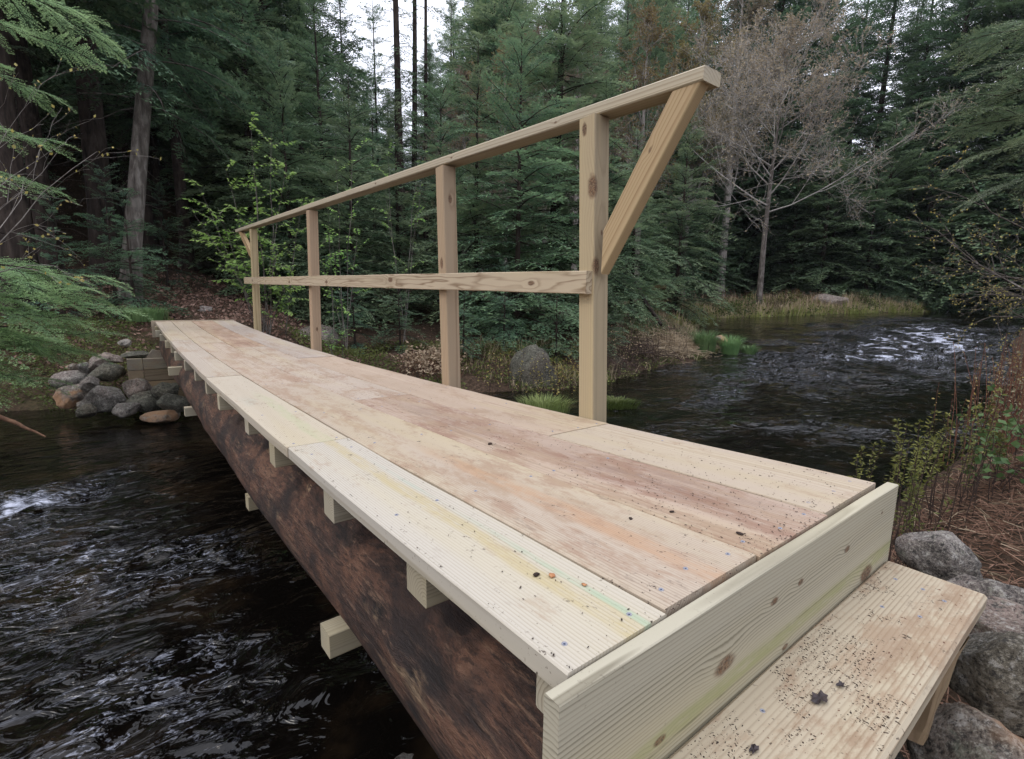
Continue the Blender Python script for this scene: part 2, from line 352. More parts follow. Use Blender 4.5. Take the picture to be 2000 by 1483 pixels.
BUD_OLIVE = leafmat('olive_bud', (.22, .17, .07), (.30, .25, .10), None, .35, .6, .8, .1)
GRASS_MIX = leafmat('sedge_green', (.17, .21, .065), (.26, .29, .10), None, .35, .6, 1.5, .1)
GRASS_DEAD = leafmat('dead_straw', (.30, .225, .145), (.44, .35, .24), None, .25, .7, 1.5, .06)
GRASS_VIVID = leafmat('fresh_grass', (.12, .22, .085), (.20, .31, .13), None, .4, .5, 3, .05)
FERN_OLIVE = leafmat('unfurling_fern', (.075, .085, .02), (.14, .15, .04), None, .35, .6, 4, .08)
LEAF_BLUE = leafmat('rose_leaf', (.055, .10, .035), (.10, .165, .06), None, .3, .5, 4, .05)
STALK_RED = plain('dead_red_stalk', (.10, .045, .03), (.20, .095, .06), 20)
STALK_DARK = plain('dark_stalk', (.03, .02, .017), (.075, .05, .04), 20)
STRAW = plain('pine_straw', (.11, .058, .038), (.22, .13, .09), 6)
LITTER = leafmat('leaf_litter', (.16, .10, .065), (.31, .22, .155), None, .1, .8, 5, .12)
COVER = leafmat('low_ground_cover', (.055, .085, .02), (.13, .16, .05), None, .35, .6, 1.2, .15)
DARKDIRT = plain('dark_dirt', (.02, .014, .012), (.06, .04, .03), 40)
CHIP = plain('orange_bark_chip', (.30, .13, .06), (.42, .22, .11), 30)
LEAFSCRAP = plain('wet_leaf_scrap', (.025, .02, .022), (.06, .045, .045), 60, .4)
SCREW = plain('blue_coated_screw', (.20, .205, .235), (.30, .30, .33), 90, .8)
SCREWHOLE = plain('screw_recess', (.02, .03, .06), (.03, .05, .09), 50)
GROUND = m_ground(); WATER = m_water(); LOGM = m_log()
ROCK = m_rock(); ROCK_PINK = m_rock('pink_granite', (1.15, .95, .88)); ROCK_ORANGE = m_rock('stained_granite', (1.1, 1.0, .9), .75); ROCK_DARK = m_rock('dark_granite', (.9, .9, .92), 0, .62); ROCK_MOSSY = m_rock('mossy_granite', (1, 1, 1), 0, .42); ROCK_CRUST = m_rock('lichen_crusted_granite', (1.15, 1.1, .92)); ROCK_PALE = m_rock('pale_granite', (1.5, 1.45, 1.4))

# ------------------------------------------------------------------ ground, river bed and water
FAR_SHORE = [(-200, 16), (-40, 15), (-14, 13.2), (-5, 12.0), (-2.2, 10.9), (-1.3, 10.5), (-.3, 9.45), (.4, 9.2), (1.4, 9.0), (2.6, 8.7), (3.6, 8.2), (4.6, 8.15), (5.2, 7.9), (6.4, 7.2), (7.4, 7.2), (8.86, 7.3), (11.6, 8.1), (12.5, 7.75), (13.6, 8.2), (14.6, 8.3), (16.2, 9.6), (18.6, 11.5), (21.9, 14.1), (24, 15.2), (26.4, 15.2), (29.6, 13.9), (34.3, 12.4), (39, 11.4), (45, 10.2), (54, 10), (75, 13), (200, 30)]
POLY_A = np.array(FAR_SHORE+[(200, 300), (-200, 300)])
NEAR_SHORE = [(-200, 3), (-30, 1.6), (-5, 1.1), (-1, 1.05), (.6, 1.0), (2, .75), (3.5, .75), (6, .95), (9.7, .93), (14, 1.2), (20.5, 2.4), (30, 3.4), (45, 4.2), (70, 6), (200, 20)]
POLY_B = np.array(NEAR_SHORE+[(200, -200), (-200, -200)])
def sdist(poly, x, y):                  # signed distance, positive inside
    sh = x.shape; x = x.ravel(); y = y.ravel(); d = np.full(x.shape, 1e9); ins = np.zeros(x.shape, bool)
    for (ax, ay), (bx, by) in zip(poly, np.roll(poly, -1, 0)):
        ex, ey = bx-ax, by-ay; t = np.clip(((x-ax)*ex+(y-ay)*ey)/(ex*ex+ey*ey), 0, 1)
        d = np.minimum(d, np.hypot(x-ax-t*ex, y-ay-t*ey))
        if by != ay: ins ^= ((ay > y) != (by > y)) & (x < (bx-ax)*(y-ay)/(by-ay)+ax)
    return np.where(ins, d, -d).reshape(sh)
def zw(x, y): return -1.45+1.35*sm(4, 42, x*.87+(y-5)*.5)
def height(x, y):
    x = np.asarray(x, float); y = np.asarray(y, float)
    wob = .22*fbm(P2(x, y, .9), 3, 5)
    dA = sdist(POLY_A, x, y)+wob*.6; dB = sdist(POLY_B, x, y)+wob*.35; W = zw(x, y)
    left = 1-sm(1.0, 4.5, x); right = sm(13, 24, x)
    ang = np.arctan2(x+.4, y+.4); gap = 1-.9*np.exp(-((ang-.44)/.16)**2)      # a side valley opens toward the sky gap
    a_rise = (1.15*left+.42*(1-left))*sm(-.1, 1.9, dA)*(1-right)+right*.42*sm(-.1, 1.6, dA)
    a_hill = (.17*left+.12*(1-left)*(1-right))*np.maximum(dA-1.6, 0)+right*(.02*np.maximum(dA-1, 0)+.22*np.maximum(dA-9, 0))
    a_hill = a_hill+gap*((1-right)*.30*np.maximum(dA-13, 0)+right*.30*np.maximum(dA-13, 0))
    hA = W+a_rise+np.where(a_hill > 26, 26+.05*(a_hill-26), a_hill)
    b_rise = .62*sm(-.1, 1.3, dB)+.25*sm(1.0, 3.0, dB)+.05*np.maximum(dB-3, 0)
    hB = W+b_rise
    bed = W-.75*sm(.05, 1.6, -np.maximum(dA, dB))-.05
    h = np.where(dA > 0, hA, np.where(dB > 0, hB, bed))
    rough = .05*fbm(P2(x, y, 2.6), 4, 9)+.10*fbm(P2(x, y, .6), 3, 2)
    return h+rough*sm(-.2, .8, np.maximum(dA, dB))
def hz(x, y): return float(height(np.array([x]), np.array([y]))[0])
def sgrid(c, ext_lo, ext_hi, n, a):
    lo = np.arcsinh((ext_lo-c)/a); hi = np.arcsinh((ext_hi-c)/a); return c+a*np.sinh(np.linspace(lo, hi, n))
def gridmesh(xs, ys, zf):
    X, Y = np.meshgrid(xs, ys, indexing='ij'); Z = zf(X, Y); nx, ny = X.shape
    idx = np.arange(nx*ny).reshape(nx, ny)
    F = np.stack([idx[:-1, :-1], idx[1:, :-1], idx[1:, 1:], idx[:-1, 1:]], -1).reshape(-1, 4)
    return np.stack([X, Y, Z], -1).reshape(-1, 3), F, X, Y
xs = sgrid(2, -170, 190, 460, 4); ys = sgrid(4, -120, 200, 460, 4)
V, F, X, Y = gridmesh(xs, ys, height)
gA = sdist(POLY_A, X, Y); green = np.maximum(sm(15, 26, X)*sm(8, 3, gA), (.30)*sm(5.0, 2.0, X)*(1-sm(1.0, 4.0, gA))*sm(1.4, -.4, X))*(gA > -.3)
MB().add(V, F, green=green.ravel()).build('ground', GROUND, smooth=True)['kind'] = 'structure'

RAPIDS = [(21.2, 4.6, 2.6, 1.0), (25, 5.2, 3.2, .9), (17.0, 5.2, 2.0, .75), (13.5, 6.4, 1.8, .5), (29, 6, 3, .6), (33, 7.5, 3, .5), (9.5, 4.3, 1.6, .3), (14.5, 7.2, 1.0, .4),
          (-1.35, 5.7, .55, .8), (-.95, 5.1, .6, .6), (-.7, 4.2, .6, .6), (-1.1, 3.5, .7, .5), (-.9, 2.7, .6, .4), (-2.2, 4.6, .8, .6), (-.4, 6.0, .5, .3)]
def turbf(x, y):
    t = .13+0*x
    for cx, cy, r, a in RAPIDS: t = t+a*.85*np.exp(-((x-cx)**2+(y-cy)**2)/(r*r*1.8))
    t = t+.35*np.exp(-((x+1.25)**2/2.8+(y-3.7)**2/5.5))+.16*sm(4, 9, x)*sm(7.5, 4, y)*(.5+.5*fbm(P2(x, y, .7), 2, 61))
    t = t*(.35+.95*sm(-.25, .55, fbm(np.stack([x*.75, y*1.05, 0*x], -1), 3, 66)))
    t = t*(1-.62*np.exp(-((x-.75)/.75)**2)*sm(-.2, .5, y))
    t = t*(1-.6*sm(9.0, 11.5, y)*(1-sm(-1, 6, x)))*(1-.5*sm(18, 26, x)*sm(9, 13, y))
    return np.clip(t, .06, 1.25)
def waterz(x, y):
    tb = turbf(x, y); f = np.stack([x+.3*fbm(P2(x, y, .8), 2, 3), y*.7, 0*x], -1)
    rid = 1-np.abs(fbm(f*1.9, 3, 31)); big = fbm(f*.9, 3, 41)
    return zw(x, y)+tb*(.06*big+.085*(rid-.6))+.10*np.maximum(tb-.75, 0)*fbm(f*2.6, 3, 77)
xs = sgrid(-.3, -60, 120, 760, 3.5); ys = sgrid(3, .2, 40, 430, 3.5)
V, F, X, Y = gridmesh(xs, ys, waterz)
foam = 0*X
for cx, cy, r, a in RAPIDS: foam = foam+a*np.exp(-((X-cx)**2/(1.6*r*r)+(Y-cy)**2/(.55*r*r)))
f2 = np.stack([X, Y*.8, 0*X], -1); ridge = 1-np.abs(fbm(f2*1.4+.4*fbm(f2*2.2, 2, 8)[..., None], 3, 12))*1.6
foam = np.clip(foam*(.05+1.0*np.clip(ridge, 0, 1)**1.6), 0, 1)
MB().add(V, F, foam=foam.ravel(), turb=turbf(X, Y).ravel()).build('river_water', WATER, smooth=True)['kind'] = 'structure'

# ------------------------------------------------------------------ the footbridge
BL, SAG = 9.61, .0951
def sagz(y): y = np.clip(y, 0, BL); return -4*SAG*y*(BL-y)/BL**2
rng = np.random.default_rng(11)
def board_arrays(width, length, thick, seg, bev=.0028, wav=.0, sagbase=None, seed=0):
    """board along local y from 0 to length, x and z centred; chamfered; wc = unbent coordinates"""
    hw, ht, b = width/2, thick/2, bev
    prof = np.array([(-hw, -ht+b), (-hw+b, -ht), (hw-b, -ht), (hw, -ht+b), (hw, ht-b), (hw-b, ht), (-hw+b, ht), (-hw, ht-b)])
    yy = np.linspace(0, length, seg+1); k = len(prof)
    V = np.zeros((seg+1, k, 3)); V[:, :, 0] = prof[:, 0]; V[:, :, 2] = prof[:, 1]; V[:, :, 1] = yy[:, None]
    wc = V.copy()
    if wav:
        e = fbm(np.stack([yy*2.3+seed*7.7, 0*yy, 0*yy], -1), 3, seed+3)*wav
        e2 = fbm(np.stack([yy*2.3+seed*3.1, 0*yy+9, 0*yy], -1), 3, seed+5)*wav
        V[:, :, 0] += np.where(prof[:, 0] < 0, 1, 0)[None]*e[:, None]+np.where(prof[:, 0] > 0, 1, 0)[None]*e2[:, None]
        V[:, :, 2] += .3*e[:, None]
    if sagbase is not None: V[:, :, 2] += (sagz(yy+sagbase)-sagz(np.array(sagbase)))[:, None]
    idx = np.arange((seg+1)*k).reshape(seg+1, k)
    F = np.stack([idx[:-1], np.roll(idx[:-1], -1, 1), np.roll(idx[1:], -1, 1), idx[1:]], -1).reshape(-1, 4)[:, ::-1]
    return V.reshape(-1, 3), F, wc.reshape(-1, 3), idx[0], idx[-1][::-1]
def board(name, mat, parent, origin, ydir, zdir, width, length, thick, seg=1, **kw):
    """origin = middle of the start end; y axis runs along the board, z axis is the thin direction"""
    V, F, wc, c0, c1 = board_arrays(width, length, thick, seg, **kw)
    mb = MB(); mb.add(V, F, wc=wc); n = mb.n
    mb.f.append(np.asarray(c0)[None]); mb.f.append(np.asarray(c1)[None])
    o = mb.build(name, mat, parent)
    y = Vector(ydir).normalized(); z = Vector(zdir); z = (z-y*z.dot(y)).normalized(); x = y.cross(z)
    o.matrix_local = Matrix(((x.x, y.x, z.x, origin[0]), (x.y, y.y, z.y, origin[1]), (x.z, y.z, z.z, origin[2]), (0, 0, 0, 1)))
    return o
_scr = bpy.data.meshes.new('screw')
def screw(parent, loc, rot=None):
    if not _scr.vertices:
        bm = bmesh.new()
        bmesh.ops.create_cone(bm, cap_ends=True, segments=12, radius1=.0048, radius2=.0040, depth=.0016)
        for f in list(bm.faces):
            if len(f.verts) == 12 and f.normal.z > 0:
                r = bmesh.ops.inset_region(bm, faces=[f], thickness=.0022, depth=-.001); f.material_index = 1
        bm.to_mesh(_scr); bm.free(); _scr.materials.append(SCREW); _scr.materials.append(SCREWHOLE)
    o = bpy.data.objects.new('screw', _scr); col.objects.link(o); o.parent = parent; o.location = loc
    if rot: o.rotation_euler = rot
    return o

YEL, GRN, ORA = (.52, .40, .13), (.22, .50, .30), (.50, .235, .085)
PL1 = wood('plank_wood_pale', (.58, .52, .42), (.37, .31, .22), 150, dirt=.25, speck=.8, contrast=.75, warp=.004, pith=(.16, -.05), tint=.1,
           streaks=[('x', .030, .030, -.3, 3, YEL, .55), ('x', .060, .011, -.3, .42, GRN, .45), ('x', .062, .010, .7, .95, (.26, .48, .38), .3)])
PL1G = wood('plank_wood_greenish', (.56, .495, .405), (.37, .31, .22), 150, dirt=.3, speck=.7, contrast=.75, warp=.004, pith=(.16, -.05), tint=.1,
           streaks=[('x', .035, .035, -.3, 1.2, (.44, .48, .27), .6), ('x', -.05, .05, .98, 1.0, (.22, .42, .40), .6)])
PL1B = wood('plank_wood_far', (.57, .475, .37), (.36, .28, .20), 130, dirt=.5, speck=.7, contrast=.7, warp=.006, tint=.12)
PL2S = wood('plank_wood_orange_streak', (.56, .46, .355), (.34, .26, .18), 150, dirt=.66, speck=.95, contrast=.8, pith=(-.18, .06), tint=.1, streaks=[('x', .012, .045, -.3, 1.0, ORA, .6)], dirtcol=(.24, .14, .09), warp=.005)
PL2 = wood('plank_wood_tan', (.55, .445, .345), (.34, .255, .18), 130, dirt=.7, speck=.95, contrast=.7, tint=.1, dirtcol=(.24, .14, .09), warp=.005)
PL3 = wood('plank_wood_muddy', (.53, .395, .30), (.33, .235, .17), 120, tint=.1, dirt=.85, speck=.9, contrast=.75, streaks=[('x', .03, .12, .15, .75, (.18, .09, .062), .75), ('x', -.02, .10, 1.1, 1.9, (.21, .135, .09), .5)], dirtcol=(.21, .115, .076), warp=.006)
PL4 = wood('plank_wood_light', (.58, .49, .39), (.38, .29, .20), 150, dirt=.4, speck=.65, contrast=.75, warp=.006)
PL4B = wood('plank_wood_pinkish', (.53, .425, .335), (.35, .26, .19), 150, dirt=.55, speck=.65, contrast=.75, warp=.006)
ENDB = wood('end_board_wood', (.53, .48, .345), (.19, .16, .095), 135, contrast=.95, knots=[(-.012, .385, .0135, .017), (-.065, .66, .0135, .007), (.03, .21, .0135, .008), (.055, 1.06, .0135, .022), (-.09, 1.12, .0135, .004), (-.06, .9, .0135, .009), (-.065, .55, .0135, .008), (.06, .62, .0135, .007), (.085, .3, .0135, .006)],
            pith=(.26, .06), warp=.013, tint=0, streaks=[('x', .03, .026, -.2, 2, (.36, .38, .14), .75), ('x', .045, .004, -.2, .42, (.09, .06, .035), .8), ('x', .018, .003, .6, 1.3, (.16, .12, .05), .6)], speck=.25, aspect=.05)
STEPW = wood('step_wood', (.52, .445, .33), (.29, .22, .145), 110, dirt=.72, speck=1.0, contrast=.8, pith=(.17, -.03), tint=0, dirtcol=(.20, .12, .07), ybias=None, streaks=[('x', -.04, .03, -.2, .22, ORA, .6)])
JOISTW = wood('joist_wood', (.53, .46, .32), (.30, .24, .15), 140, contrast=.8, tint=.3, pith=(.035, -.03))
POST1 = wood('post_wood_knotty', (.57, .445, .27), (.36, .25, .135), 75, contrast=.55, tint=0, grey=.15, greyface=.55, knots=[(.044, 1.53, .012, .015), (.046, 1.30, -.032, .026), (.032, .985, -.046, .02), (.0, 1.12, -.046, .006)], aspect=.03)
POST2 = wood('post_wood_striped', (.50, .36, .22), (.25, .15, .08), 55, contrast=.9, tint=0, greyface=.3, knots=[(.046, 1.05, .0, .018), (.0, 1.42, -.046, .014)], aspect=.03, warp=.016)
POST3 = wood('post_wood_warm', (.50, .33, .18), (.34, .20, .10), 60, contrast=.5, tint=0, knots=[(.0, .5, -.044, .012), (.01, 1.0, -.044, .014)], aspect=.03)
POST4 = wood('post_wood_cathedral', (.54, .43, .28), (.26, .18, .09), 45, contrast=.9, tint=0, aspect=.04, warp=.018)
RAILW = wood('handrail_wood', (.60, .51, .355), (.35, .255, .145), 80, contrast=.8, tint=0, grey=.22, knots=[(-.045, .72, -.0, .007), (-.045, 1.6, .0, .008), (-.045, 2.7, .0, .009)], aspect=.03, warp=.016)
MIDW = wood('midrail_wood', (.59, .46, .29), (.28, .17, .08), 75, contrast=1.0, tint=0, knots=[(.005, .35, -.019, .013), (-.01, 1.9, -.019, .02), (.01, 3.3, -.019, .018), (.012, 4.6, -.019, .02), (0, 6.6, -.019, .02)], aspect=.10, warp=.03, pith=(.0, .035), streaks=[('x', .0, .04, 1.75, 2.25, (.30, .22, .13), .6)])
BRACEW = wood('brace_wood', (.53, .39, .23), (.27, .155, .075), 120, contrast=.95, tint=0, knots=[(-.015, .40, .019, .010), (.0, .67, .019, .006)], aspect=.03, pith=(.05, -.05))
CRIBW = wood('crib_timber_wood', (.42, .34, .24), (.24, .17, .11), 70, contrast=.7, tint=.5, dirt=.5, grey=.5)
CRIBG = wood('crib_timber_weathered', (.38, .27, .155), (.17, .11, .06), 60, contrast=.95, tint=.4, dirt=.5, grey=.1)
STUBW = wood('rough_support_wood', (.34, .245, .15), (.20, .13, .075), 70, contrast=.6, tint=0, dirt=.3)

bridge = thing('footbridge', 'long narrow new timber footbridge on dark logs with a handrail along its right side', 'footbridge', (0, 0, 0))
T = .040
cols_ = [(0, .2125, [(.0005, 1.372, PL1), (1.376, 3.46, PL1G), (3.464, 6.6, PL1B), (6.604, 9.60, PL1B)]),
         (.2175, .498, [(.007, 2.9, PL2S), (2.904, 6.2, PL2), (6.204, 9.605, PL1B)]),
         (.5025, .8105, [(.002, 2.1, PL3), (2.104, 5.55, PL2), (5.554, 9.60, PL3)]),
         (.8145, 1.144, [(.010, .94, PL4), (.944, 4.3, PL4B), (4.304, 7.4, PL4B), (7.404, 9.605, PL4B)])]
pi = 0
for x0, x1, segs in cols_:
    for (y0, y1, m) in segs:
        pi += 1; jz = rng.uniform(-.0018, .0018); jx = 0 if x0 < .01 else rng.uniform(-.001, .001)
        L_ = y1-y0
        o = board('deck_plank', m, bridge, ((x0+x1)/2+jx, y0, -T/2+float(sagz(np.array(y0)))+jz), (0, 1, 0), (0, 0, 1), x1-x0, L_, T, max(4, int(L_/.12)), wav=.0022 if x1 < 1 else .004, sagbase=y0, seed=pi)
        for yy in ([.042] if y0 < .1 else [.03])+[v for v in np.arange(.62, L_-.1, .62) if v+y0 < 2.4]:
            fr = (.14, .5, .86) if (x1-x0) > .25 and yy < .1 else (.18, .82)
            if y0 > 5: continue
            for f in fr:
                xx = (f-.5)*(x1-x0)+rng.uniform(-.012, .012); yv = yy+rng.uniform(-.012, .012)
                screw(o, (xx, yv, T/2+float(sagz(np.array(y0+yv))-sagz(np.array(y0)))+.0006))
# end boards
eb = board('end_board', ENDB, bridge, (-.040, -.0155, -.147), (1, 0, 0), (0, -1, 0), .284, 1.228, .027, 30, wav=.0016, bev=.002, seed=31)
board('end_board', PL1B, bridge, (-.055, 9.632, -.12), (1, 0, 0), (0, -1, 0), .27, 1.19, .038, 4)
# cross joists
for yn, x0 in [(.004, .030), (.42, .022), (.945, .012), (1.59, .002), (2.2, .02), (2.915, -.004), (3.56, .006), (4.25, .008), (4.93, -.004), (5.75, -.02), (6.48, -.004), (7.02, -.026), (7.9, -.035), (8.5, -.055), (9.15, -.03)]:
    rot = rng.uniform(-.012, .012)
    board('cross_joist', JOISTW, bridge, (x0+.001, yn+.045, -T-.046+float(sagz(np.array(yn+.045)))), (1, rot, 0), (0, 0, 1), .089, 1.12-x0, .089, 1, bev=.003)
# logs
def log(xc, R0, seed, name='support_log', x_amp=.0):
    yy = np.linspace(.05, 9.5, 190); sides = 56
    a = np.arange(sides)*2*np.pi/sides; A, YY = np.meshgrid(a, yy)
    Rr = R0*(1+.006*YY)
    pt = np.stack([np.cos(A)*.8, YY*.5+seed*9, np.sin(A)*.8], -1)
    Rr = Rr*(1+.045*fbm(pt*1.3, 3, seed)+.022*fbm(np.stack([np.cos(A)*5, YY*1.6, np.sin(A)*5], -1), 3, seed+4))
    for (ky, ka, kr) in [(.62, 2.9, .035), (.95, 2.5, .03), (1.9, 2.8, .03), (2.6, 2.4, .04), (4.2, 2.9, .03), (.35, 2.55, .03)]:
        dd = np.hypot((A-ka)*R0, (YY-ky)); Rr = Rr+.022*np.exp(-(dd/kr)**2)
    zc = -.131-R0+sagz(yy)[:, None]
    V = np.stack([xc+Rr*np.cos(A)+x_amp*np.sin(YY*.7), YY, zc+Rr*np.sin(A)], -1)
    wc = np.stack([Rr*np.cos(A), YY, Rr*np.sin(A)], -1)
    idx = np.arange(V.shape[0]*sides).reshape(-1, sides)
    F = np.stack([idx[:-1], np.roll(idx[:-1], -1, 1), np.roll(idx[1:], -1, 1), idx[1:]], -1).reshape(-1, 4)[:, ::-1]
    mb = MB(); mb.add(V, F, wc=wc.reshape(-1, 3)); mb.f.append(idx[0][None]); mb.f.append(idx[-1][::-1][None])
    return mb.build(name, LOGM, bridge, smooth=True)
log(.285, .262, 2); log(.90, .25, 6)
# spreader beams bolted under the logs
for (y, z, x0, rot) in [(1.16, -.70, .045, .03), (2.86, -.80, .10, .02), (5.45, -.71, .0, .0), (6.05, -.37, -.07, .0)]:
    board('spreader_beam', JOISTW, bridge, (x0, y+.045, z), (1, rot, 0), (0, 0, 1), .089, 1.16-x0, .089, 1, bev=.003)
# handrail posts, rails and braces
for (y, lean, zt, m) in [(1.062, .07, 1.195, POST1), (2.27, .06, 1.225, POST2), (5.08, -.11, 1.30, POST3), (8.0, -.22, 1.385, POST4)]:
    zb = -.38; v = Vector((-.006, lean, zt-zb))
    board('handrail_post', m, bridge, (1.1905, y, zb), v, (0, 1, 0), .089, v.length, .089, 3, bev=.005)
hr0 = Vector((1.2195, .632, 1.2100)); hr1 = Vector((1.205, 9.02, 1.472))
hb = board('handrail', RAILW, bridge, hr0, hr1-hr0, (0, 0, 1), .098, (hr1-hr0).length, .046, 60, wav=.006, bev=.005, seed=51)
m0 = Vector((1.1245, 1.068, .537)); m1 = Vector((1.1245, 8.28, .668))
board('mid_rail', MIDW, bridge, m0, m1-m0, (1, 0, 0), .096, (m1-m0).length, .038, 30, wav=.002, bev=.003, seed=55)
b0 = Vector((1.199, 1.035, .60)); b1 = Vector((1.205, .675, 1.205))
def brace(p0, p1, sgn):
    V, F, wc, c0, c1 = board_arrays(.095, 1.0, .052, 8, bev=.004)
    d = (p1-p0); L_ = d.length; y = d.normalized(); x = Vector((1, 0, 0)); n = x.cross(y)
    # board local: x = wide direction in the yz plane, z = thin direction along world x ; ends mitred to post face and rail underside
    P = np.array(V); outv = []
    for px, py, pz in P:
        base = p0 + n*px - Vector((pz, 0, 0))
        t0 = (p0.y-base.y)/y.y; t1 = (p1.z-base.z)/y.z; t = t0+(t1-t0)*py
        outv.append(base+y*t)
    mb = MB(); W_ = wc*np.array([1, L_, 1]); mb.add(np.array(outv), F if sgn > 0 else F[:, ::-1], wc=W_); mb.f.append(np.asarray(c0)[None] if sgn > 0 else np.asarray(c0)[None, ::-1]); mb.f.append(np.asarray(c1)[None] if sgn > 0 else np.asarray(c1)[None, ::-1])
    return mb.build('handrail_brace', BRACEW, bridge)
brace(Vector((1.180, 1.030, .660)), Vector((1.199, .70, 1.187)), 1)
brace(Vector((1.195, 7.93, .99)), Vector((1.20, 8.78, 1.447)), -1)

# ------------------------------------------------------------------ step at the near end
step = thing('wooden_step', 'single dirty board step on rough stub supports below the near end board', 'step', (.55, -.15, -.72))
off = -Vector(step.location)
st = board('step_tread', STEPW, step, Vector((-.33, -.1325, -.231))+off, (1, 0, 0), (0, 0, 1), .204, 1.495, .038, 24, wav=.0015, bev=.006, seed=71)
for (sx, sy) in [(1.40, -.055), (1.40, .0), (1.38, .045), (1.235, -.035), (1.26, .028), (.70, .06), (.72, -.055), (.05, .05), (.06, -.05)]:
    screw(st, (sy, sx, .0196))
def stub(x, y):
    mb = MB(); zs = np.linspace(0, 1, 9); k = 10; a = np.arange(k)*2*np.pi/k
    rows = []
    for t in zs:
        sx = .058*(1-.35*t)+.012*math.sin(t*5); sy = .046*(1-.30*t)
        c = np.sign(np.cos(a))*np.abs(np.cos(a))**.45; s_ = np.sign(np.sin(a))*np.abs(np.sin(a))**.45
        nn = .006*fbm(np.stack([np.cos(a)*2, np.sin(a)*2, 0*a+t*4], -1), 2, 4)
        rows.append(np.stack([x+c*(sx+nn)-.05*t, y+s_*(sy+nn)+.012*t, -.249-.235*t+0*a], -1))
    V = np.array(rows); wc = np.stack([V[..., 0]-x, V[..., 2], V[..., 1]-y], -1); idx = np.arange(9*k).reshape(9, k)
    F = np.stack([idx[:-1], np.roll(idx[:-1], -1, 1), np.roll(idx[1:], -1, 1), idx[1:]], -1).reshape(-1, 4)[:, ::-1]
    mb.add(V+np.array(off), F, wc=wc.reshape(-1, 3)); mb.f.append(idx[-1][None, ::-1])
    mb.build('step_support', STUBW, step, smooth=False)
stub(.965, -.185); stub(-.1, -.185)

# ------------------------------------------------------------------ far abutment: timber crib filled with stone
crib = thing('timber_crib', 'squared timber crib carrying the far end of the logs above the stones', 'crib', (.3, 9.6, -1.3))
co = -Vector(crib.location); c = on_y(246, 702, 9.16); cx0, cz = c[0], c[2]
for i in range(4):
    z = cz-.09-.178*i
    board('crib_timber', CRIBW if i == 0 else CRIBG, crib, Vector((cx0+.205, 9.215, z))+co, (1, 0, 0), (0, 0, 1), .15, 1.7, .17, 2, bev=.006)
    board('crib_timber', CRIBW if i < 1 else CRIBG, crib, Vector((cx0+.10, 9.13, z+.004))+co, (0, 1, 0), (0, 0, 1), .19, 1.3, .17, 2, bev=.006)
V = np.array([(0, 0, 0), (.55, 0, 0), (.55, .07, 0), (0, .07, 0), (.1, 0, .13), (.55, 0, .02), (.55, .07, .02), (.1, .07, .13)])
mb = MB(); mb.add(V+np.array([cx0+.24, 9.2, cz-.004])+np.array(co), [(3, 2, 1, 0), (4, 5, 6, 7), (0, 1, 5, 4), (1, 2, 6, 5), (2, 3, 7, 6), (3, 0, 4, 7)], wc=V); mb.build('crib_wedge', CRIBW, crib)

# ------------------------------------------------------------------ stones
def rock_mesh(size, seed, sub=4, cuts=9, rough=.12):
    bm = bmesh.new(); bmesh.ops.create_icosphere(bm, subdivisions=sub, radius=1.0)
    V = np.array([v.co for v in bm.verts]); r = np.random.default_rng(seed)
    V = V*(1+.18*fbm(V*1.1+seed*3.3, 2, seed))[:, None]
    for _ in range(cuts):
        n = r.normal(size=3); n /= np.linalg.norm(n); d = r.uniform(.56, .84); e = V@n-d; V = V-np.maximum(e, 0)[:, None]*n*.92
    V = V*(1+rough*.6*fbm(V*2.7+seed, 3, seed+1)+rough*.22*fbm(V*9+seed, 3, seed+2))[:, None]
    V = V/np.abs(V).max(0)
    V = V*np.array(size)
    for v, p in zip(bm.verts, V): v.co = p
    for f in bm.faces: f.smooth = True
    me = bpy.data.meshes.new('stone'); bm.to_mesh(me); bm.free(); return me
def stone(box, D, mat, label, seed, depth=.8, name='stone', cat='stone', group=None, sit=None, rz=None, **kw):
    x0, y0, x1, y1 = box; c = at_dist((x0+x1)/2, (y0+y1)/2, D); dd = pray((x0+x1)/2, (y0+y1)/2); sc = D/math.hypot(dd[0], dd[1])/CF
    sx = (x1-x0)/2*sc; sz = (y1-y0)/2*sc; me = rock_mesh((sx*1.03, sx*depth, sz*1.05), seed, **kw); me.materials.append(mat)
    o = bpy.data.objects.new(name, me); col.objects.link(o); o.location = c
    if sit is not None: o.location.z = hz(c[0], c[1])+sit*sz          # rests in the ground
    az = math.atan2(dd[0], dd[1]); o.rotation_euler = (0, 0, -az if rz is None else rz)
    return tag(o, label, cat, group)
PILE = 'stones piled at the far abutment'
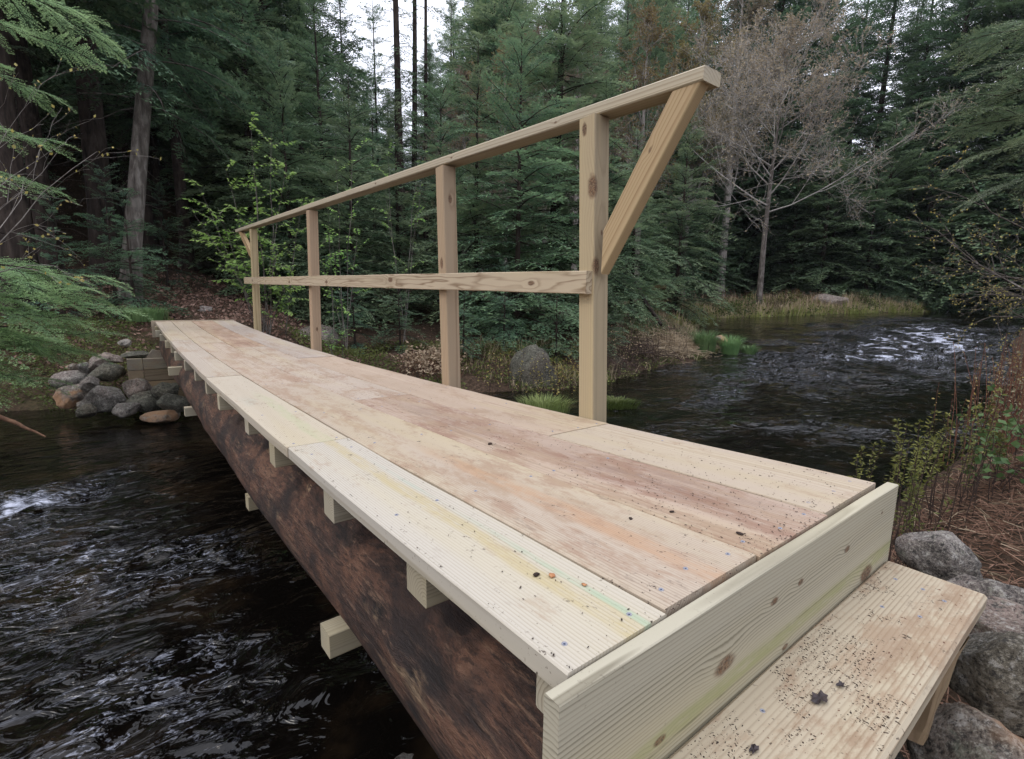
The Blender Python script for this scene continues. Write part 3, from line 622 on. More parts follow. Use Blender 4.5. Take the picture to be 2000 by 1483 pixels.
for i, (box, D, m, lab) in enumerate([
    ((165, 750, 244, 806), 9.65, ROCK, 'big rounded grey stone at the front of the far pile by the water'),
    ((241, 733, 297, 787), 9.6, ROCK_PINK, 'round brown topped stone leaning against the timber crib front'),
    ((253, 764, 315, 810), 9.45, ROCK_DARK, 'dark slanting stone wedged below the round brown topped stone'),
    ((114, 752, 170, 800), 10.2, ROCK_ORANGE, 'grey stone with an orange stained face at the left of the pile'),
    ((108, 721, 182, 762), 10.7, ROCK, 'wide flat topped grey stone at the upper left of the pile'),
    ((179, 708, 243, 749), 10.2, ROCK_DARK, 'dark smooth stone directly left of the timber crib'),
    ((190, 688, 245, 716), 10.7, ROCK_PINK, 'pinkish grey stone topmost in the far pile beside the crib'),
    ((177, 695, 214, 724), 10.55, ROCK_PINK, 'small pinkish pointed stone just left of the topmost pile stone'),
    ((154, 706, 180, 732), 10.6, ROCK, 'small upright grey stone in the gap above the flat topped stone'),
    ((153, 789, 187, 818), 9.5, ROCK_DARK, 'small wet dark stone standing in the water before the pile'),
    ((224, 786, 270, 814), 9.25, ROCK_PALE, 'pale low stone at the waterline of the far pile'),
    ((280, 801, 347, 826), 8.95, ROCK_ORANGE, 'flat brown stone half sunk in the water under the bridge end'),
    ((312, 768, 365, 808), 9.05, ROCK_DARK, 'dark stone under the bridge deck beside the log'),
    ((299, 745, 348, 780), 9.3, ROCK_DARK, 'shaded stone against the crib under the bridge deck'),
    ((155, 734, 190, 768), 9.95, ROCK, 'angular mossy stone wedged in the middle of the pile'),
    ((151, 784, 173, 800), 9.75, ROCK_ORANGE, 'small yellowish mossy stone beneath the orange stained stone'),
    ((130, 708, 158, 724), 10.9, ROCK_ORANGE, 'small tan stone behind the upper left of the pile'),
    ((243, 686, 300, 702), 9.75, ROCK_DARK, 'dark filling stone inside the top of the timber crib')]):
    stone(box, D, m, lab, 100+i, group=PILE if i != 17 else None, sub=4)
stone((535, 626, 660, 730), 12.6, ROCK_PINK, 'large pinkish grey boulder seen past the handrail posts beside the deck', 131, cat='boulder', name='boulder')
stone((995, 676, 1100, 800), 10.9, ROCK_MOSSY, 'large lichened grey boulder on the bank between the two nearest posts', 132, cat='boulder', name='boulder', rough=.16, cuts=11)
stone((1588, 574, 1656, 604), 39.5, ROCK_PINK, 'low broad boulder with mossy top on the far grassy bank', 133, cat='boulder', name='boulder', sit=.55)
stone((1820, 571, 1844, 587), 50, ROCK_PALE, 'small pale boulder at the foot of the far hemlocks', 134, cat='boulder', name='boulder', sit=.6)
stone((232, 662, 256, 678), 11.3, ROCK_PALE, 'small pale stone on the green slope left of the bridge end', 135)
stone((388, 598, 414, 614), 13.5, ROCK, 'small grey stone on the leaf covered slope behind the bridge', 136)
stone((1752, 1035, 1895, 1140), 2.75, ROCK, 'grey stone with a dark mossy hollow behind the right end of the end board', 137, rough=.16, depth=.6)
stone((1850, 1118, 2010, 1215), 2.35, ROCK, 'flat grey stone half buried in pine straw right of the step', 138, depth=.5)
stone((1845, 1215, 2075, 1425), 1.62, ROCK_CRUST, 'big lichen crusted grey stone beside the step support', 139, sub=5, depth=.8, rough=.12)
stone((1870, 1195, 2180, 1300), 2.05, ROCK_PINK, 'purplish flat slab behind the big lichen crusted stone', 140, depth=.7, cuts=12)
stone((1760, 1385, 2060, 1560), 1.42, ROCK_ORANGE, 'brown rounded stone under the step in the lower right corner', 141, sub=5, depth=.8)
stone((1600, 1420, 1800, 1620), 1.35, ROCK_DARK, 'dark shaded stone beneath the step tread', 142, depth=.8)
stone((742, 1455, 862, 1560), 1.9, ROCK, 'grey stone tip at the bottom edge between water and log', 143, depth=.9)
stone((1395, 655, 1422, 676), 17.6, ROCK_ORANGE, 'rusty brown rock between two fresh grass tufts on the point', 144)

# ------------------------------------------------------------------ vegetation
def kites(base, tip, wid, side, tipv=None):
    """leaf-shaped quads: base, tip (N,3), width (N,), side vector (N,3)"""
    mid = base+.45*(tip-base); h = (wid/2)[:, None]*side
    V = np.stack([base, mid+h, tip, mid-h], 1); n = len(base)
    return V.reshape(-1, 3), np.arange(4*n).reshape(n, 4), (None if tipv is None else np.repeat(tipv, 4))
def spray_template(L, seed, tw=.11, bl=.065, blen=.10, bw=.030, droop=.22, ratio=.42):
    """one hemlock branch along +x: flat lacy spray of twigs and needle blades; returns kites and axis"""
    r = np.random.default_rng(seed); base, tip, wid, tv = [], [], [], []
    n = int(L*.9/tw); s = np.linspace(.10, 1, n)
    def axis(t): return np.stack([L*t*(1-.06*t), .05*L*np.sin(t*3+seed)*t, -droop*L*t**2.2+.05*L*np.sin(t*2.2)], -1)
    for i, t in enumerate(s):
        p = axis(np.array([t]))[0]
        for sd in (-1, 1):
            if r.random() < .10: continue
            tl = L*ratio*(1-t)**.75*(.55+.6*r.random())*min(1, (t+.12)*2.2)+.06
            ang = R(48+14*r.random())*sd; d0 = np.array([math.cos(ang), math.sin(ang), .10*r.normal()])
            m = max(3, int(tl/bl)); u = (np.arange(m)+.6)/m
            P = p+d0*tl*u[:, None]*np.array([1, 1-.18*0, 1])+np.stack([.10*tl*u*u, -0*u, -.16*tl*u*u], -1)
            for sd2 in (-1, 1):
                a2 = ang+R(42)*sd2+r.normal(size=m)*.18
                l2 = blen*(1.15-.55*u)*(.7+.6*r.random(m))
                dd = np.stack([np.cos(a2), np.sin(a2), -.12+.22*r.normal(size=m)], -1)
                base.append(P); tip.append(P+dd*l2[:, None]); wid.append(bw*(.8+.5*r.random(m))); tv.append(np.clip(u*.6+t*.5-.25+.15*r.normal(size=m), 0, 1))
            base.append(P[-1:]); tip.append(P[-1:]+d0*blen*.9); wid.append(np.array([bw])); tv.append(np.array([1.]))
    base = np.concatenate(base); tip = np.concatenate(tip); wid = np.concatenate(wid); tv = np.concatenate(tv)
    d = tip-base; sdv = np.cross(d, np.array([0, 0, 1.])+.22*r.normal(size=d.shape)); sdv /= np.linalg.norm(sdv, axis=1, keepdims=True)+1e-9
    V, F, tva = kites(base, tip, wid, sdv, tv)
    return V, tva, axis(np.linspace(0, 1, 6))
TPL = {1.2: [spray_template(1.2, k, .10, .06, .11, .030) for k in (1, 2, 3)], 2.2: [spray_template(2.2, k, .13, .075, .14, .040) for k in (4, 5, 6)],
       3.6: [spray_template(3.6, k, .18, .10, .19, .056) for k in (7, 8, 9)]}
TPLF = {2.2: [spray_template(2.2, k, .17, .11, .20, .065) for k in (14, 15, 16)], 3.6: [spray_template(3.6, k, .24, .16, .28, .10) for k in (17, 18, 19)]}
TPLN = {1.6: [spray_template(1.6, k, .058, .036, .062, .019, droop=.25, ratio=.40) for k in (24, 25, 26, 27)]}
def place(tpl, pos, az, pitch, roll, s):
    V, tv, ax = tpl
    ca, sa, cp, sp, cr, sr = math.cos(az), math.sin(az), math.cos(pitch), math.sin(pitch), math.cos(roll), math.sin(roll)
    M = np.array([[ca, -sa, 0], [sa, ca, 0], [0, 0, 1]]) @ np.array([[cp, 0, -sp], [0, 1, 0], [sp, 0, cp]]) @ np.array([[1, 0, 0], [0, cr, -sr], [0, sr, cr]])
    return V*s @ M.T+pos, tv, ax*s @ M.T+pos
def trunkpath(H, lean, seed, k=14, bend=.02):
    t = np.linspace(0, 1, k); r = np.random.default_rng(seed); ph = r.uniform(0, 6, 4)
    return np.stack([lean[0]*t*H+bend*H*(np.sin(t*3+ph[0])-math.sin(ph[0]))*.5, lean[1]*t*H+bend*H*(np.sin(t*2.6+ph[1])-math.sin(ph[1]))*.5, t*H-.3*(t < .01)], -1)
def hemlock_meshes(H, base, rad, nb, Lmax, seed, tpls=TPL, lean=(0, 0), dead=0, shape=.8, bark=BARK_DARK, needle=NEEDLE, minL=.5, sides=9, bend=.012):
    """returns the trunk object and the crown object of one hemlock"""
    r = np.random.default_rng(seed); path = trunkpath(H, lean, seed, bend=bend); tt = np.linspace(0, 1, len(path))
    def on(h): return np.array([np.interp(h/H, tt, path[:, j]) for j in range(3)])
    trunk = MB(); rr = rad*((1-tt)**.8*.92+.05)+rad*.35*np.exp(-tt*H/.5); tube1(trunk, path, rr, sides)
    mb = MB(); axes, axr = [], []; az = r.uniform(0, 6.28)
    hs = base+(H-base)*np.sort(r.random(nb))**1.05
    for h in hs:
        f = (h-base)/(H-base); az += 2.4+r.normal()*.35
        L = max(minL, Lmax*((1-f)**shape)*(.65+.5*r.random())*(.55+.45*min(1, f*6+.35)))
        key = min(tpls, key=lambda k: abs(math.log(k/L))); tp = tpls[key][r.integers(len(tpls[key]))]
        pitch = R(-14+52*f+r.normal()*9)
        V, tv, ax = place(tp, on(h), az, pitch, r.normal()*.16, L/key)
        mb.add(V, np.arange(len(V)).reshape(-1, 4), tip=tv); axes.append(ax); axr.append(np.linspace(1, .15, 6)*(.006+.008*L))
    for _ in range(dead):
        h = r.uniform(.6, base+1.0); a = r.uniform(0, 6.28); L = r.uniform(.5, 2.2); s = np.linspace(0, 1, 6)[:, None]
        d = np.array([math.cos(a), math.sin(a), r.uniform(-.35, .15)]); axes.append(on(h)+d*L*s+np.array([0, 0, -.15*L])*s**2+.05*L*r.normal(size=(6, 3))*s); axr.append(np.linspace(1, .2, 6)*.013)
    V, F = tubes(np.array(axes), np.array(axr), 3); trunk.add(V, F)
    return trunk.build('trunk', bark, smooth=True), mb.build('crown', needle)
def proto(*a, **k):
    t, c = hemlock_meshes(*a, **k); e = bpy.data.objects.new('hemlock_tree', None); col.objects.link(e); t.parent = e; c.parent = e
    return e
def ground_at(px, D):
    d = pray(px, 575); u = d[:2]/np.linalg.norm(d[:2]); p = CAM[:2]+u*D; return p[0], p[1]
used = {}
def plant(pr, px, D, s=1.0, rz=None, label=None, group=None, cat='tree', name=None, sz=None, sink=.1):
    x, y = ground_at(px, D)
    if id(pr) not in used: used[id(pr)] = 1; o = pr
    else: o = copy_tree(pr)
    if name: o.name = name
    o.location = (x, y, hz(x, y)-sink); o.rotation_euler = (0, 0, random.uniform(0, 6.28) if rz is None else rz); o.scale = (s, s, sz or s)
    return tag(o, label, cat, group)

# --- hemlocks
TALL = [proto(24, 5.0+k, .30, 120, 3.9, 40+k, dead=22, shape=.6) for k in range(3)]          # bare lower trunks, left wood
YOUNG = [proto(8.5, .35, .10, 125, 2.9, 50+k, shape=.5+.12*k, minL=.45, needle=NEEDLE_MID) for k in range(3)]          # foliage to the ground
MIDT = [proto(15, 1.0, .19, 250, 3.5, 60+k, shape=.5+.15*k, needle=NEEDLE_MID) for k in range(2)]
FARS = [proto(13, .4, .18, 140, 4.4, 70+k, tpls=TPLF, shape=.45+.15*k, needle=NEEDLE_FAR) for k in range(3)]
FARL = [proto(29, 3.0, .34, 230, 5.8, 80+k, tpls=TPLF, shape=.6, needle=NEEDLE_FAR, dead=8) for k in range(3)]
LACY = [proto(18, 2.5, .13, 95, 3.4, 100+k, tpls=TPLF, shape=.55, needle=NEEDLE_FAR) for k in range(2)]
SMALL = [proto(2.6, .15, .03, 46, 1.15, 90+k, tpls={1.2: TPL[1.2]}, shape=.8, minL=.3) for k in range(2)]
r9 = random.Random(5)
LW = 'tall hemlocks of the dark wood on the left'
for (px, D, s, lab) in [(213, 19, 1.12, 'tall hemlock with a thick dark straight trunk left of the leaning grey trunk'),
                        (45, 14.5, 1.0, 'tall dark hemlock trunk nearest the left picture edge'),
                        (108, 17, .8, 'slim dark hemlock trunk between the two thick trunks at the far left'),
                        (322, 23, .62, 'slim dark hemlock just right of the leaning grey trunk'),
                        (372, 21, .7, 'dark hemlock above the head of the path behind the bridge end'),
                        (545, 25, 1.0, 'tall dense dark hemlock rising above the far end of the handrail')]:
    plant(TALL[r9.randrange(3)], px, D, s, label=lab, group=LW)
for i in range(46):
    px = r9.uniform(-420, 600); D = r9.uniform(20, 62)
    if px > 330 and D < 24: continue
    plant(TALL[i % 3], px, D, r9.uniform(.7, 1.12), label='dark hemlock deep in the shaded wood behind the left bank, one of many alike', group='hemlocks deep in the left wood')
for i in range(34):
    px = r9.uniform(-420, 560); D = r9.uniform(25, 58)
    plant((MIDT+YOUNG)[i % 5], px, D, r9.uniform(.8, 1.25), label='dark understorey hemlock among the trunks of the left wood, one of many alike', group='understorey hemlocks of the left wood')
for i in range(5):
    plant(TALL[i % 3], r9.uniform(-900, -420), r9.uniform(17, 26), r9.uniform(.8, 1.0), label='dark hemlock deep in the shaded wood behind the left bank, one of many alike', group='hemlocks deep in the left wood')
# understorey round the left path
for (px, D, s, lab) in [(262, 13.2, 1.05, 'small hemlock sapling at the foot of the leaning grey trunk'), (225, 14.5, 1.2, 'small shaded hemlock sapling left of the leaning grey trunk'),
                        (120, 13.6, 1.0, 'small dark hemlock sapling on the slope above the stone pile'), (330, 17.5, 1.1, 'low hemlock sapling beside the leaf covered path')]:
    plant(SMALL[r9.randrange(2)], px, D, s, label=lab, group='hemlock saplings on the left slope', name='hemlock_sapling')
for (px, D, s, lab) in [(905, 11.6, .72, 'low hemlock sapling right beside the second nearest post'), (985, 12.2, .85, 'low hemlock sapling left of the mossy boulder between the nearest posts'), (1090, 12.6, .9, 'low hemlock sapling behind the mossy boulder between the nearest posts'),
                        (1190, 13.2, .8, 'low hemlock sapling right of the nearest post near the water'), (780, 12.4, .8, 'low hemlock sapling in the shade between the middle posts'), (690, 12.6, .85, 'low hemlock sapling just right of the third post')]:
    plant(SMALL[r9.randrange(2)], px, D, s, label=lab, group='hemlock saplings on the bank behind the handrail', name='hemlock_sapling')
# middle group seen behind the handrail
MG = 'hemlocks on the bank behind the handrail'
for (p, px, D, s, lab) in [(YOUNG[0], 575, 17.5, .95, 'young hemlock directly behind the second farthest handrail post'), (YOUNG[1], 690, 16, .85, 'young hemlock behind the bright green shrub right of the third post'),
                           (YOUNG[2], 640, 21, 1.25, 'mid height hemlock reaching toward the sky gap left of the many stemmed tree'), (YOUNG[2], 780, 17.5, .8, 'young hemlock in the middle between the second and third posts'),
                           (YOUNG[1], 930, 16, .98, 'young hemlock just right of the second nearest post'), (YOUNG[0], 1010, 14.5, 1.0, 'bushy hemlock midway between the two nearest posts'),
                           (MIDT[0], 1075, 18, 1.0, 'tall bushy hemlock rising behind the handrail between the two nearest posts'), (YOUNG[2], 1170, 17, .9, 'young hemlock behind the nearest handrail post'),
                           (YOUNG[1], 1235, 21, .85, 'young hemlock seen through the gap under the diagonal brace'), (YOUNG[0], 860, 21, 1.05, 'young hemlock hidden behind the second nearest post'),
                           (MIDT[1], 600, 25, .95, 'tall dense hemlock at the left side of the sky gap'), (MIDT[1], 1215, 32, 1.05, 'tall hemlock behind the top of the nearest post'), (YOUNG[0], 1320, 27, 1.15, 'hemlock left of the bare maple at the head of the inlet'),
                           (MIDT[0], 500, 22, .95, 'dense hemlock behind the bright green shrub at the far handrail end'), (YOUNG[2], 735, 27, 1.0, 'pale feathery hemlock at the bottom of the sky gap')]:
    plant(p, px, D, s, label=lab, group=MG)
for i in range(34):
    px = r9.uniform(940, 1330); D = r9.uniform(33, 55)
    plant(MIDT[i % 2], px, D, r9.uniform(1.1, 1.7), label='hemlock in the mixed wood behind the handrail, one of many alike', group='hemlocks of the mixed wood behind the handrail')
for i in range(16):
    px = r9.uniform(600, 960); D = r9.uniform(28, 58)
    plant((MIDT+YOUNG)[i % 5], px, D, min(1.7, (.30 if px < 800 else .38)*D/(15 if i % 5 < 2 else 8.5)), label='hemlock below the sky gap in the mixed wood, one of many alike', group='hemlocks below the sky gap')
for k, (px, D, s, lab) in enumerate([(690, 34, .98, 'lacy hemlock standing in the left part of the sky gap'), (745, 38, 1.0, 'thin lacy hemlock in the middle of the sky gap'), (640, 30, .95, 'lacy hemlock against the left edge of the sky gap'),
                                      (880, 40, 1.1, 'lacy hemlock right of the many stemmed tree'), (925, 36, 1.05, 'lacy hemlock between the sky gap and the tall bushy hemlock'), (840, 44, .9, 'low lacy hemlock behind the many stemmed tree'), (955, 33, 1.05, 'lacy hemlock rising behind the second nearest post')]):
    plant(LACY[k % 2], px, D, s, label=lab, group='lacy hemlocks in the sky gap')
# the wall of hemlocks behind the far grassy bank
for (px, D, s, lab) in [(1385, 39, .72, 'dark hemlock with pointed top left of the bare maple trunk'), (1600, 45, 1.05, 'broad dark hemlock just right of the bare maple trunk'),
                        (1690, 46, .85, 'dark hemlock with drooping tips behind the far boulder'), (1790, 49, 1.15, 'broad dark hemlock right of the far boulder'), (1880, 51, 1.0, 'dark hemlock at the right end of the far grassy bank'),
                        (1540, 46, 1.0, 'dark hemlock directly behind the bare maple trunk')]:
    plant(FARS[r9.randrange(3)], px, D, s, label=lab, group='front hemlocks of the far bank')
for i in range(30):
    px = 1300+i*33+r9.uniform(-20, 20); D = r9.uniform(48, 59)
    plant(FARS[i % 3], px, D, r9.uniform(.8, 1.35), label='dark hemlock in the forest wall behind the far grassy bank, one of many alike', group='hemlocks of the far forest wall')
for i in range(34):
    px = 1270+i*31+r9.uniform(-20, 20); D = r9.uniform(50, 70)
    plant(FARL[i % 3], px, D, r9.uniform(.95, 1.25), label='towering dark hemlock at the back of the far forest wall, one of many alike', group='towering hemlocks of the far forest')

# the leaning grey trunk (hemlock) above the path
t, c = hemlock_meshes(19, 4.8, .21, 80, 3.2, 140, lean=(.15, .02), dead=14, bark=BARK_GREY, sides=12, bend=.008)
x, y = ground_at(248, 15.5); lt = thing('leaning_hemlock', 'hemlock with a pale grey leaning trunk left of the bridge end', 'tree', (x, y, hz(x, y)-.1), LW); t.parent = lt; c.parent = lt
# many stemmed tall tree standing against the sky gap
ms = thing('multistem_hemlock', 'tall tree with several thin dark stems standing against the bright sky gap', 'tree', (*ground_at(805, 33), 0)); ms.location.z = hz(ms.location.x, ms.location.y)-.1
rs = np.random.default_rng(8); crown = MB()
for k, (dx, dy, H, rad, ln) in enumerate([(-.55, 0, 28, .27, -.012), (.25, .3, 26, .22, .012), (.95, -.1, 24, .17, .018), (-.1, .7, 25, .15, -.03)]):
    p = trunkpath(H, (ln, 0.0), 200+k, 16, .008)+np.array([dx, dy, 0]); stem = MB()
    tt = np.linspace(0, 1, 16); tube1(stem, p, rad*(1-tt*.7), 8); ax_, ar_ = [], []
    for j in range(58):
        h = rs.uniform(5, H*.99); a = rs.uniform(0, 6.28); L = rs.uniform(.9, 2.3)*(1.25-h/H*.8); q = np.array([np.interp(h/H, tt, p[:, i]) for i in range(3)])
        V, tv, ax = place(TPLF[2.2][rs.integers(3)], q, a, R(rs.uniform(-25, 20)), rs.normal()*.3, L/2.2*.9)
        ax_.append(ax); ar_.append(np.linspace(1, .2, 6)*.022)
        if rs.random() < .72: keep = np.repeat(rs.random(len(V)//4) < .62, 4); Vk = V[keep]; crown.add(Vk, np.arange(len(Vk)).reshape(-1, 4), tip=tv[keep])
    V, F = tubes(np.array(ax_), np.array(ar_), 3); stem.add(V, F); stem.build('trunk', BARK_DARK, ms, smooth=True)
crown.build('crown', NEEDLE_FAR, ms)

# --- bare spring trees
def bare_tree(H, rad, seed, spread=.42, first=.32, nlimb=15, sub=(7, 7, 5), buds=3, budsize=.10, lean=(0, 0), limb_pitch=(15, 55), twig=.012, bend=.012, budshape=.5, tf=.92):
    r = np.random.default_rng(seed); path = trunkpath(H*tf, lean, seed, 14, bend); tt = np.linspace(0, 1, 14)
    mb = MB(); tube1(mb, path, rad*((1-tt)**.75+.03)+rad*.4*np.exp(-tt*H/.5), 9)
    P, Rr, K = [], [], 6; bb, bt = [], []
    def branch(p, d, L, r0, lev):
        u = np.linspace(0, 1, K)[:, None]; up = np.array([0, 0, 1.]); side = r.normal(size=3)*.22
        pts = p+d*L*u+(side*L*.5*u*u)+up*L*(.20*u*u-.12*u)*(1 if lev < 3 else .6)+.02*L*r.normal(size=(K, 3))*u
        P.append(pts); Rr.append(np.maximum(r0*(1-.75*u[:, 0]), twig*.30)); return pts
    def rec(p, d, L, r0, lev):
        pts = branch(p, d, L, r0, lev)
        if lev-1 < len(sub):
            n = sub[lev-1]
            for i in range(n):
                f = .18+.82*(i+r.random())/n; k = f*(K-1); i0 = min(int(k), K-2); q = pts[i0]+(pts[i0+1]-pts[i0])*(k-i0); dl = pts[i0+1]-pts[i0]; dl /= np.linalg.norm(dl)+1e-9
                nd = dl*.75+r.normal(size=3)*.55; nd[2] += .10; nd /= np.linalg.norm(nd)
                rec(q, nd, L*(.62-.25*f)*(.7+.5*r.random()), max(r0*(1-.7*f)*.55, twig*.35), lev+1)
        if lev >= len(sub):
            for j in range(buds):
                u = r.uniform(.3, 1.0); k = u*(K-1); i0 = min(int(k), K-2); q = pts[i0]+(pts[i0+1]-pts[i0])*(k-i0); v = r.normal(size=3); v[2] = abs(v[2])-.2; v /= np.linalg.norm(v)
                bb.append(q); bt.append(q+v*budsize*r.uniform(.6, 1.3))
    for i in range(nlimb):
        f = first+(1-first)*(i+r.random()*.8)/nlimb; q = np.array([np.interp(f, tt, path[:, j]) for j in range(3)]); a = i*2.4+r.normal()*.4; pi_ = R(r.uniform(*limb_pitch)+25*f)
        d = np.array([math.cos(a)*math.cos(pi_), math.sin(a)*math.cos(pi_), math.sin(pi_)])
        rec(q, d, H*spread*(1.1-.75*f)*r.uniform(.7, 1.15), rad*.42*(1.05-.7*f), 1)
    V, F = tubes(np.array(P), np.array(Rr), 3); tw = MB().add(V, F)
    bb = np.array(bb); bt = np.array(bt); d = bt-bb; sd = np.cross(d, r.normal(size=d.shape)); sd /= np.linalg.norm(sd, axis=1, keepdims=True)+1e-9
    V, F, _ = kites(bb, bt, np.linalg.norm(d, axis=1)*budshape, sd); bd = MB().add(V, F)
    return mb, tw, bd
def bare_thing(name, label, px, D, parts, bark, twigm, budm, cat='tree', group=None, s=1, rz=0, sink=.1):
    x, y = ground_at(px, D); t = thing(name, label, cat, (x, y, hz(x, y)-sink), group); t.scale = (s, s, s); t.rotation_euler = (0, 0, rz)
    parts[0].build('trunk', bark, t, smooth=True); parts[1].build('branches', twigm, t, smooth=True); parts[2].build('buds', budm, t); return t
bare_thing('bare_maple', 'bare budding maple standing alone on the far grassy bank', 1484, 34.6, bare_tree(19, .18, 301, .44, .40, 19, (8, 8, 6), 2, .11, lean=(.012, -.004), limb_pitch=(0, 45), twig=.022, tf=.74, bend=.03), BARK_GREY, BARK_WHITE, BUD_TAN)
bt2 = bare_thing('budding_tree', 'tall pale trunk with brown buds just left of the lone maple', 1405, 44, bare_tree(25, .33, 302, .30, .3, 16, (7, 7, 5), 3, .17, limb_pitch=(10, 60), twig=.025), BARK_PALE, BARK_PALE, BUD_BROWN, group='budding trees of the mixed wood')
k = 0
for (px, D, s, rz, lab) in [(985, 27, .52, 1, 'brown budding tree above the handrail right of the sky gap'), (1120, 27, .56, 2, 'orange brown budding tree above the second nearest post'), (1240, 29, .62, 3, 'brown budding tree above the near end of the handrail'),
                            (905, 32, .50, 4, 'small olive brown budding tree at the right side of the sky gap'), (1330, 36, .75, 5, 'tall brown budding tree behind the near tip of the handrail'), (1060, 31, .66, 6, 'olive budding tree rising highest above the middle of the handrail')]:
    o = copy_tree(bt2); x, y = ground_at(px, D); o.location = (x, y, hz(x, y)-.1); o.scale = (s,)*3; o.rotation_euler = (0, 0, rz); o['label'] = lab
    if k % 2 == 0:
        for ch in o.children:
            if ch.name.startswith('buds'): ch.data = ch.data.copy(); ch.data.materials[0] = BUD_OLIVE
    k += 1
for (px, D, s) in [(940, 24, .30), (1010, 23, .27), (860, 30, .36)]:
    o = copy_tree(bt2); x, y = ground_at(px, D); o.location = (x, y, hz(x, y)-.1); o.scale = (s,)*3; o.rotation_euler = (0, 0, px)
    o['label'] = {940: 'low brown budding sapling behind the mid handrail', 1010: 'slender budding sapling left of the tall bushy hemlock', 860: 'brown budding sapling below the many stemmed tree'}[px]

# twiggy shrub leaning in from the right picture edge, yellow buds
def leaning_shrub(name, label, px, py, D, dirs, seed, sub, L, rad, bark, budm, buds=3, bs=.03, cat='shrub', twig=.006):
    r = np.random.default_rng(seed); base = at_dist(px, py, D); gz = hz(base[0], base[1]); t = thing(name, label, cat, (base[0], base[1], gz-.05))
    P, Rr, bb, bt = [], [], [], []; K = 7
    def rec(p, d, L, r0, lev):
        u = np.linspace(0, 1, K)[:, None]; pts = p+d*L*u+r.normal(size=3)*.16*L*u*u+np.array([0, 0, -.10*L])*u*u+.018*L*r.normal(size=(K, 3))*u
        P.append(pts); Rr.append(np.maximum(r0*(1-.72*u[:, 0]), twig*.3))
        if lev <= len(sub):
            n = sub[lev-1]
            for i in range(n):
                f = .2+.8*(i+r.random())/n; k = f*(K-1); i0 = min(int(k), K-2); q = pts[i0]+(pts[i0+1]-pts[i0])*(k-i0); dl = (pts[i0+1]-pts[i0]); dl /= np.linalg.norm(dl)
                nd = dl*.8+r.normal(size=3)*.42; nd /= np.linalg.norm(nd); rec(q, nd, L*(.55-.2*f)*(.7+.5*r.random()), max(r0*.5*(1-.6*f), twig*.35), lev+1)
        if lev >= len(sub):
            for j in range(buds):
                q = pts[r.integers(1, K)]; v = r.normal(size=3); v[2] += .4; v /= np.linalg.norm(v); bb.append(q); bt.append(q+v*bs*r.uniform(.6, 1.4))
    z0 = np.array([0, 0, base[2]-gz+.05])
    trunk = MB(); tube1(trunk, np.stack([np.linspace(0, 1, 5)*0, np.linspace(0, 1, 5)*0, np.linspace(-.1, base[2]-gz+.06, 5)], -1), np.linspace(1.3, 1, 5)*rad, 8); trunk.build('trunk', bark, t, smooth=True)
    for (q, Ls) in dirs:
        v = at_dist(*q)-base; l = np.linalg.norm(v); rec(z0, v/l, l*Ls, rad*.6, 1)
    V, F = tubes(np.array(P), np.array(Rr), 3); MB().add(V, F).build('branches', bark, t, smooth=True)
    bb = np.array(bb); bt = np.array(bt); d = bt-bb; sd = np.cross(d, r.normal(size=d.shape)); sd /= np.linalg.norm(sd, axis=1, keepdims=True)+1e-9
    V, F, _ = kites(bb, bt, np.linalg.norm(d, axis=1)*.7, sd); MB().add(V, F).build('buds', budm, t)
    return t
leaning_shrub('budding_shrub', 'bare twiggy shrub with yellow buds leaning over the water from the right edge', 2150, 640, 9.5, [((1835, 515, 9.0), 1.0), ((1885, 440, 9.5), 1.0), ((1940, 590, 9), 1), ((1965, 380, 9.6), 1), ((1935, 520, 9.8), 1.0)], 411, (6, 5, 3), 1, .04, BARK_GREY, LEAF_YEL, 2, .024, twig=.007)
leaning_shrub('budding_sapling', 'thin sapling with yellow leaf buds at the left picture edge', -70, 560, 7.6, [((75, 170, 7.6), 1), ((108, 310, 7.4), 1.0), ((115, 470, 7.3), 1), ((40, 250, 7.7), 1.0), ((20, 120, 7.7), 1.0), ((95, 330, 7.9), .9)], 412, (4, 2), 1, .013, BARK_PALE, LEAF_YEL, 2, .036, cat='sapling', twig=.005)

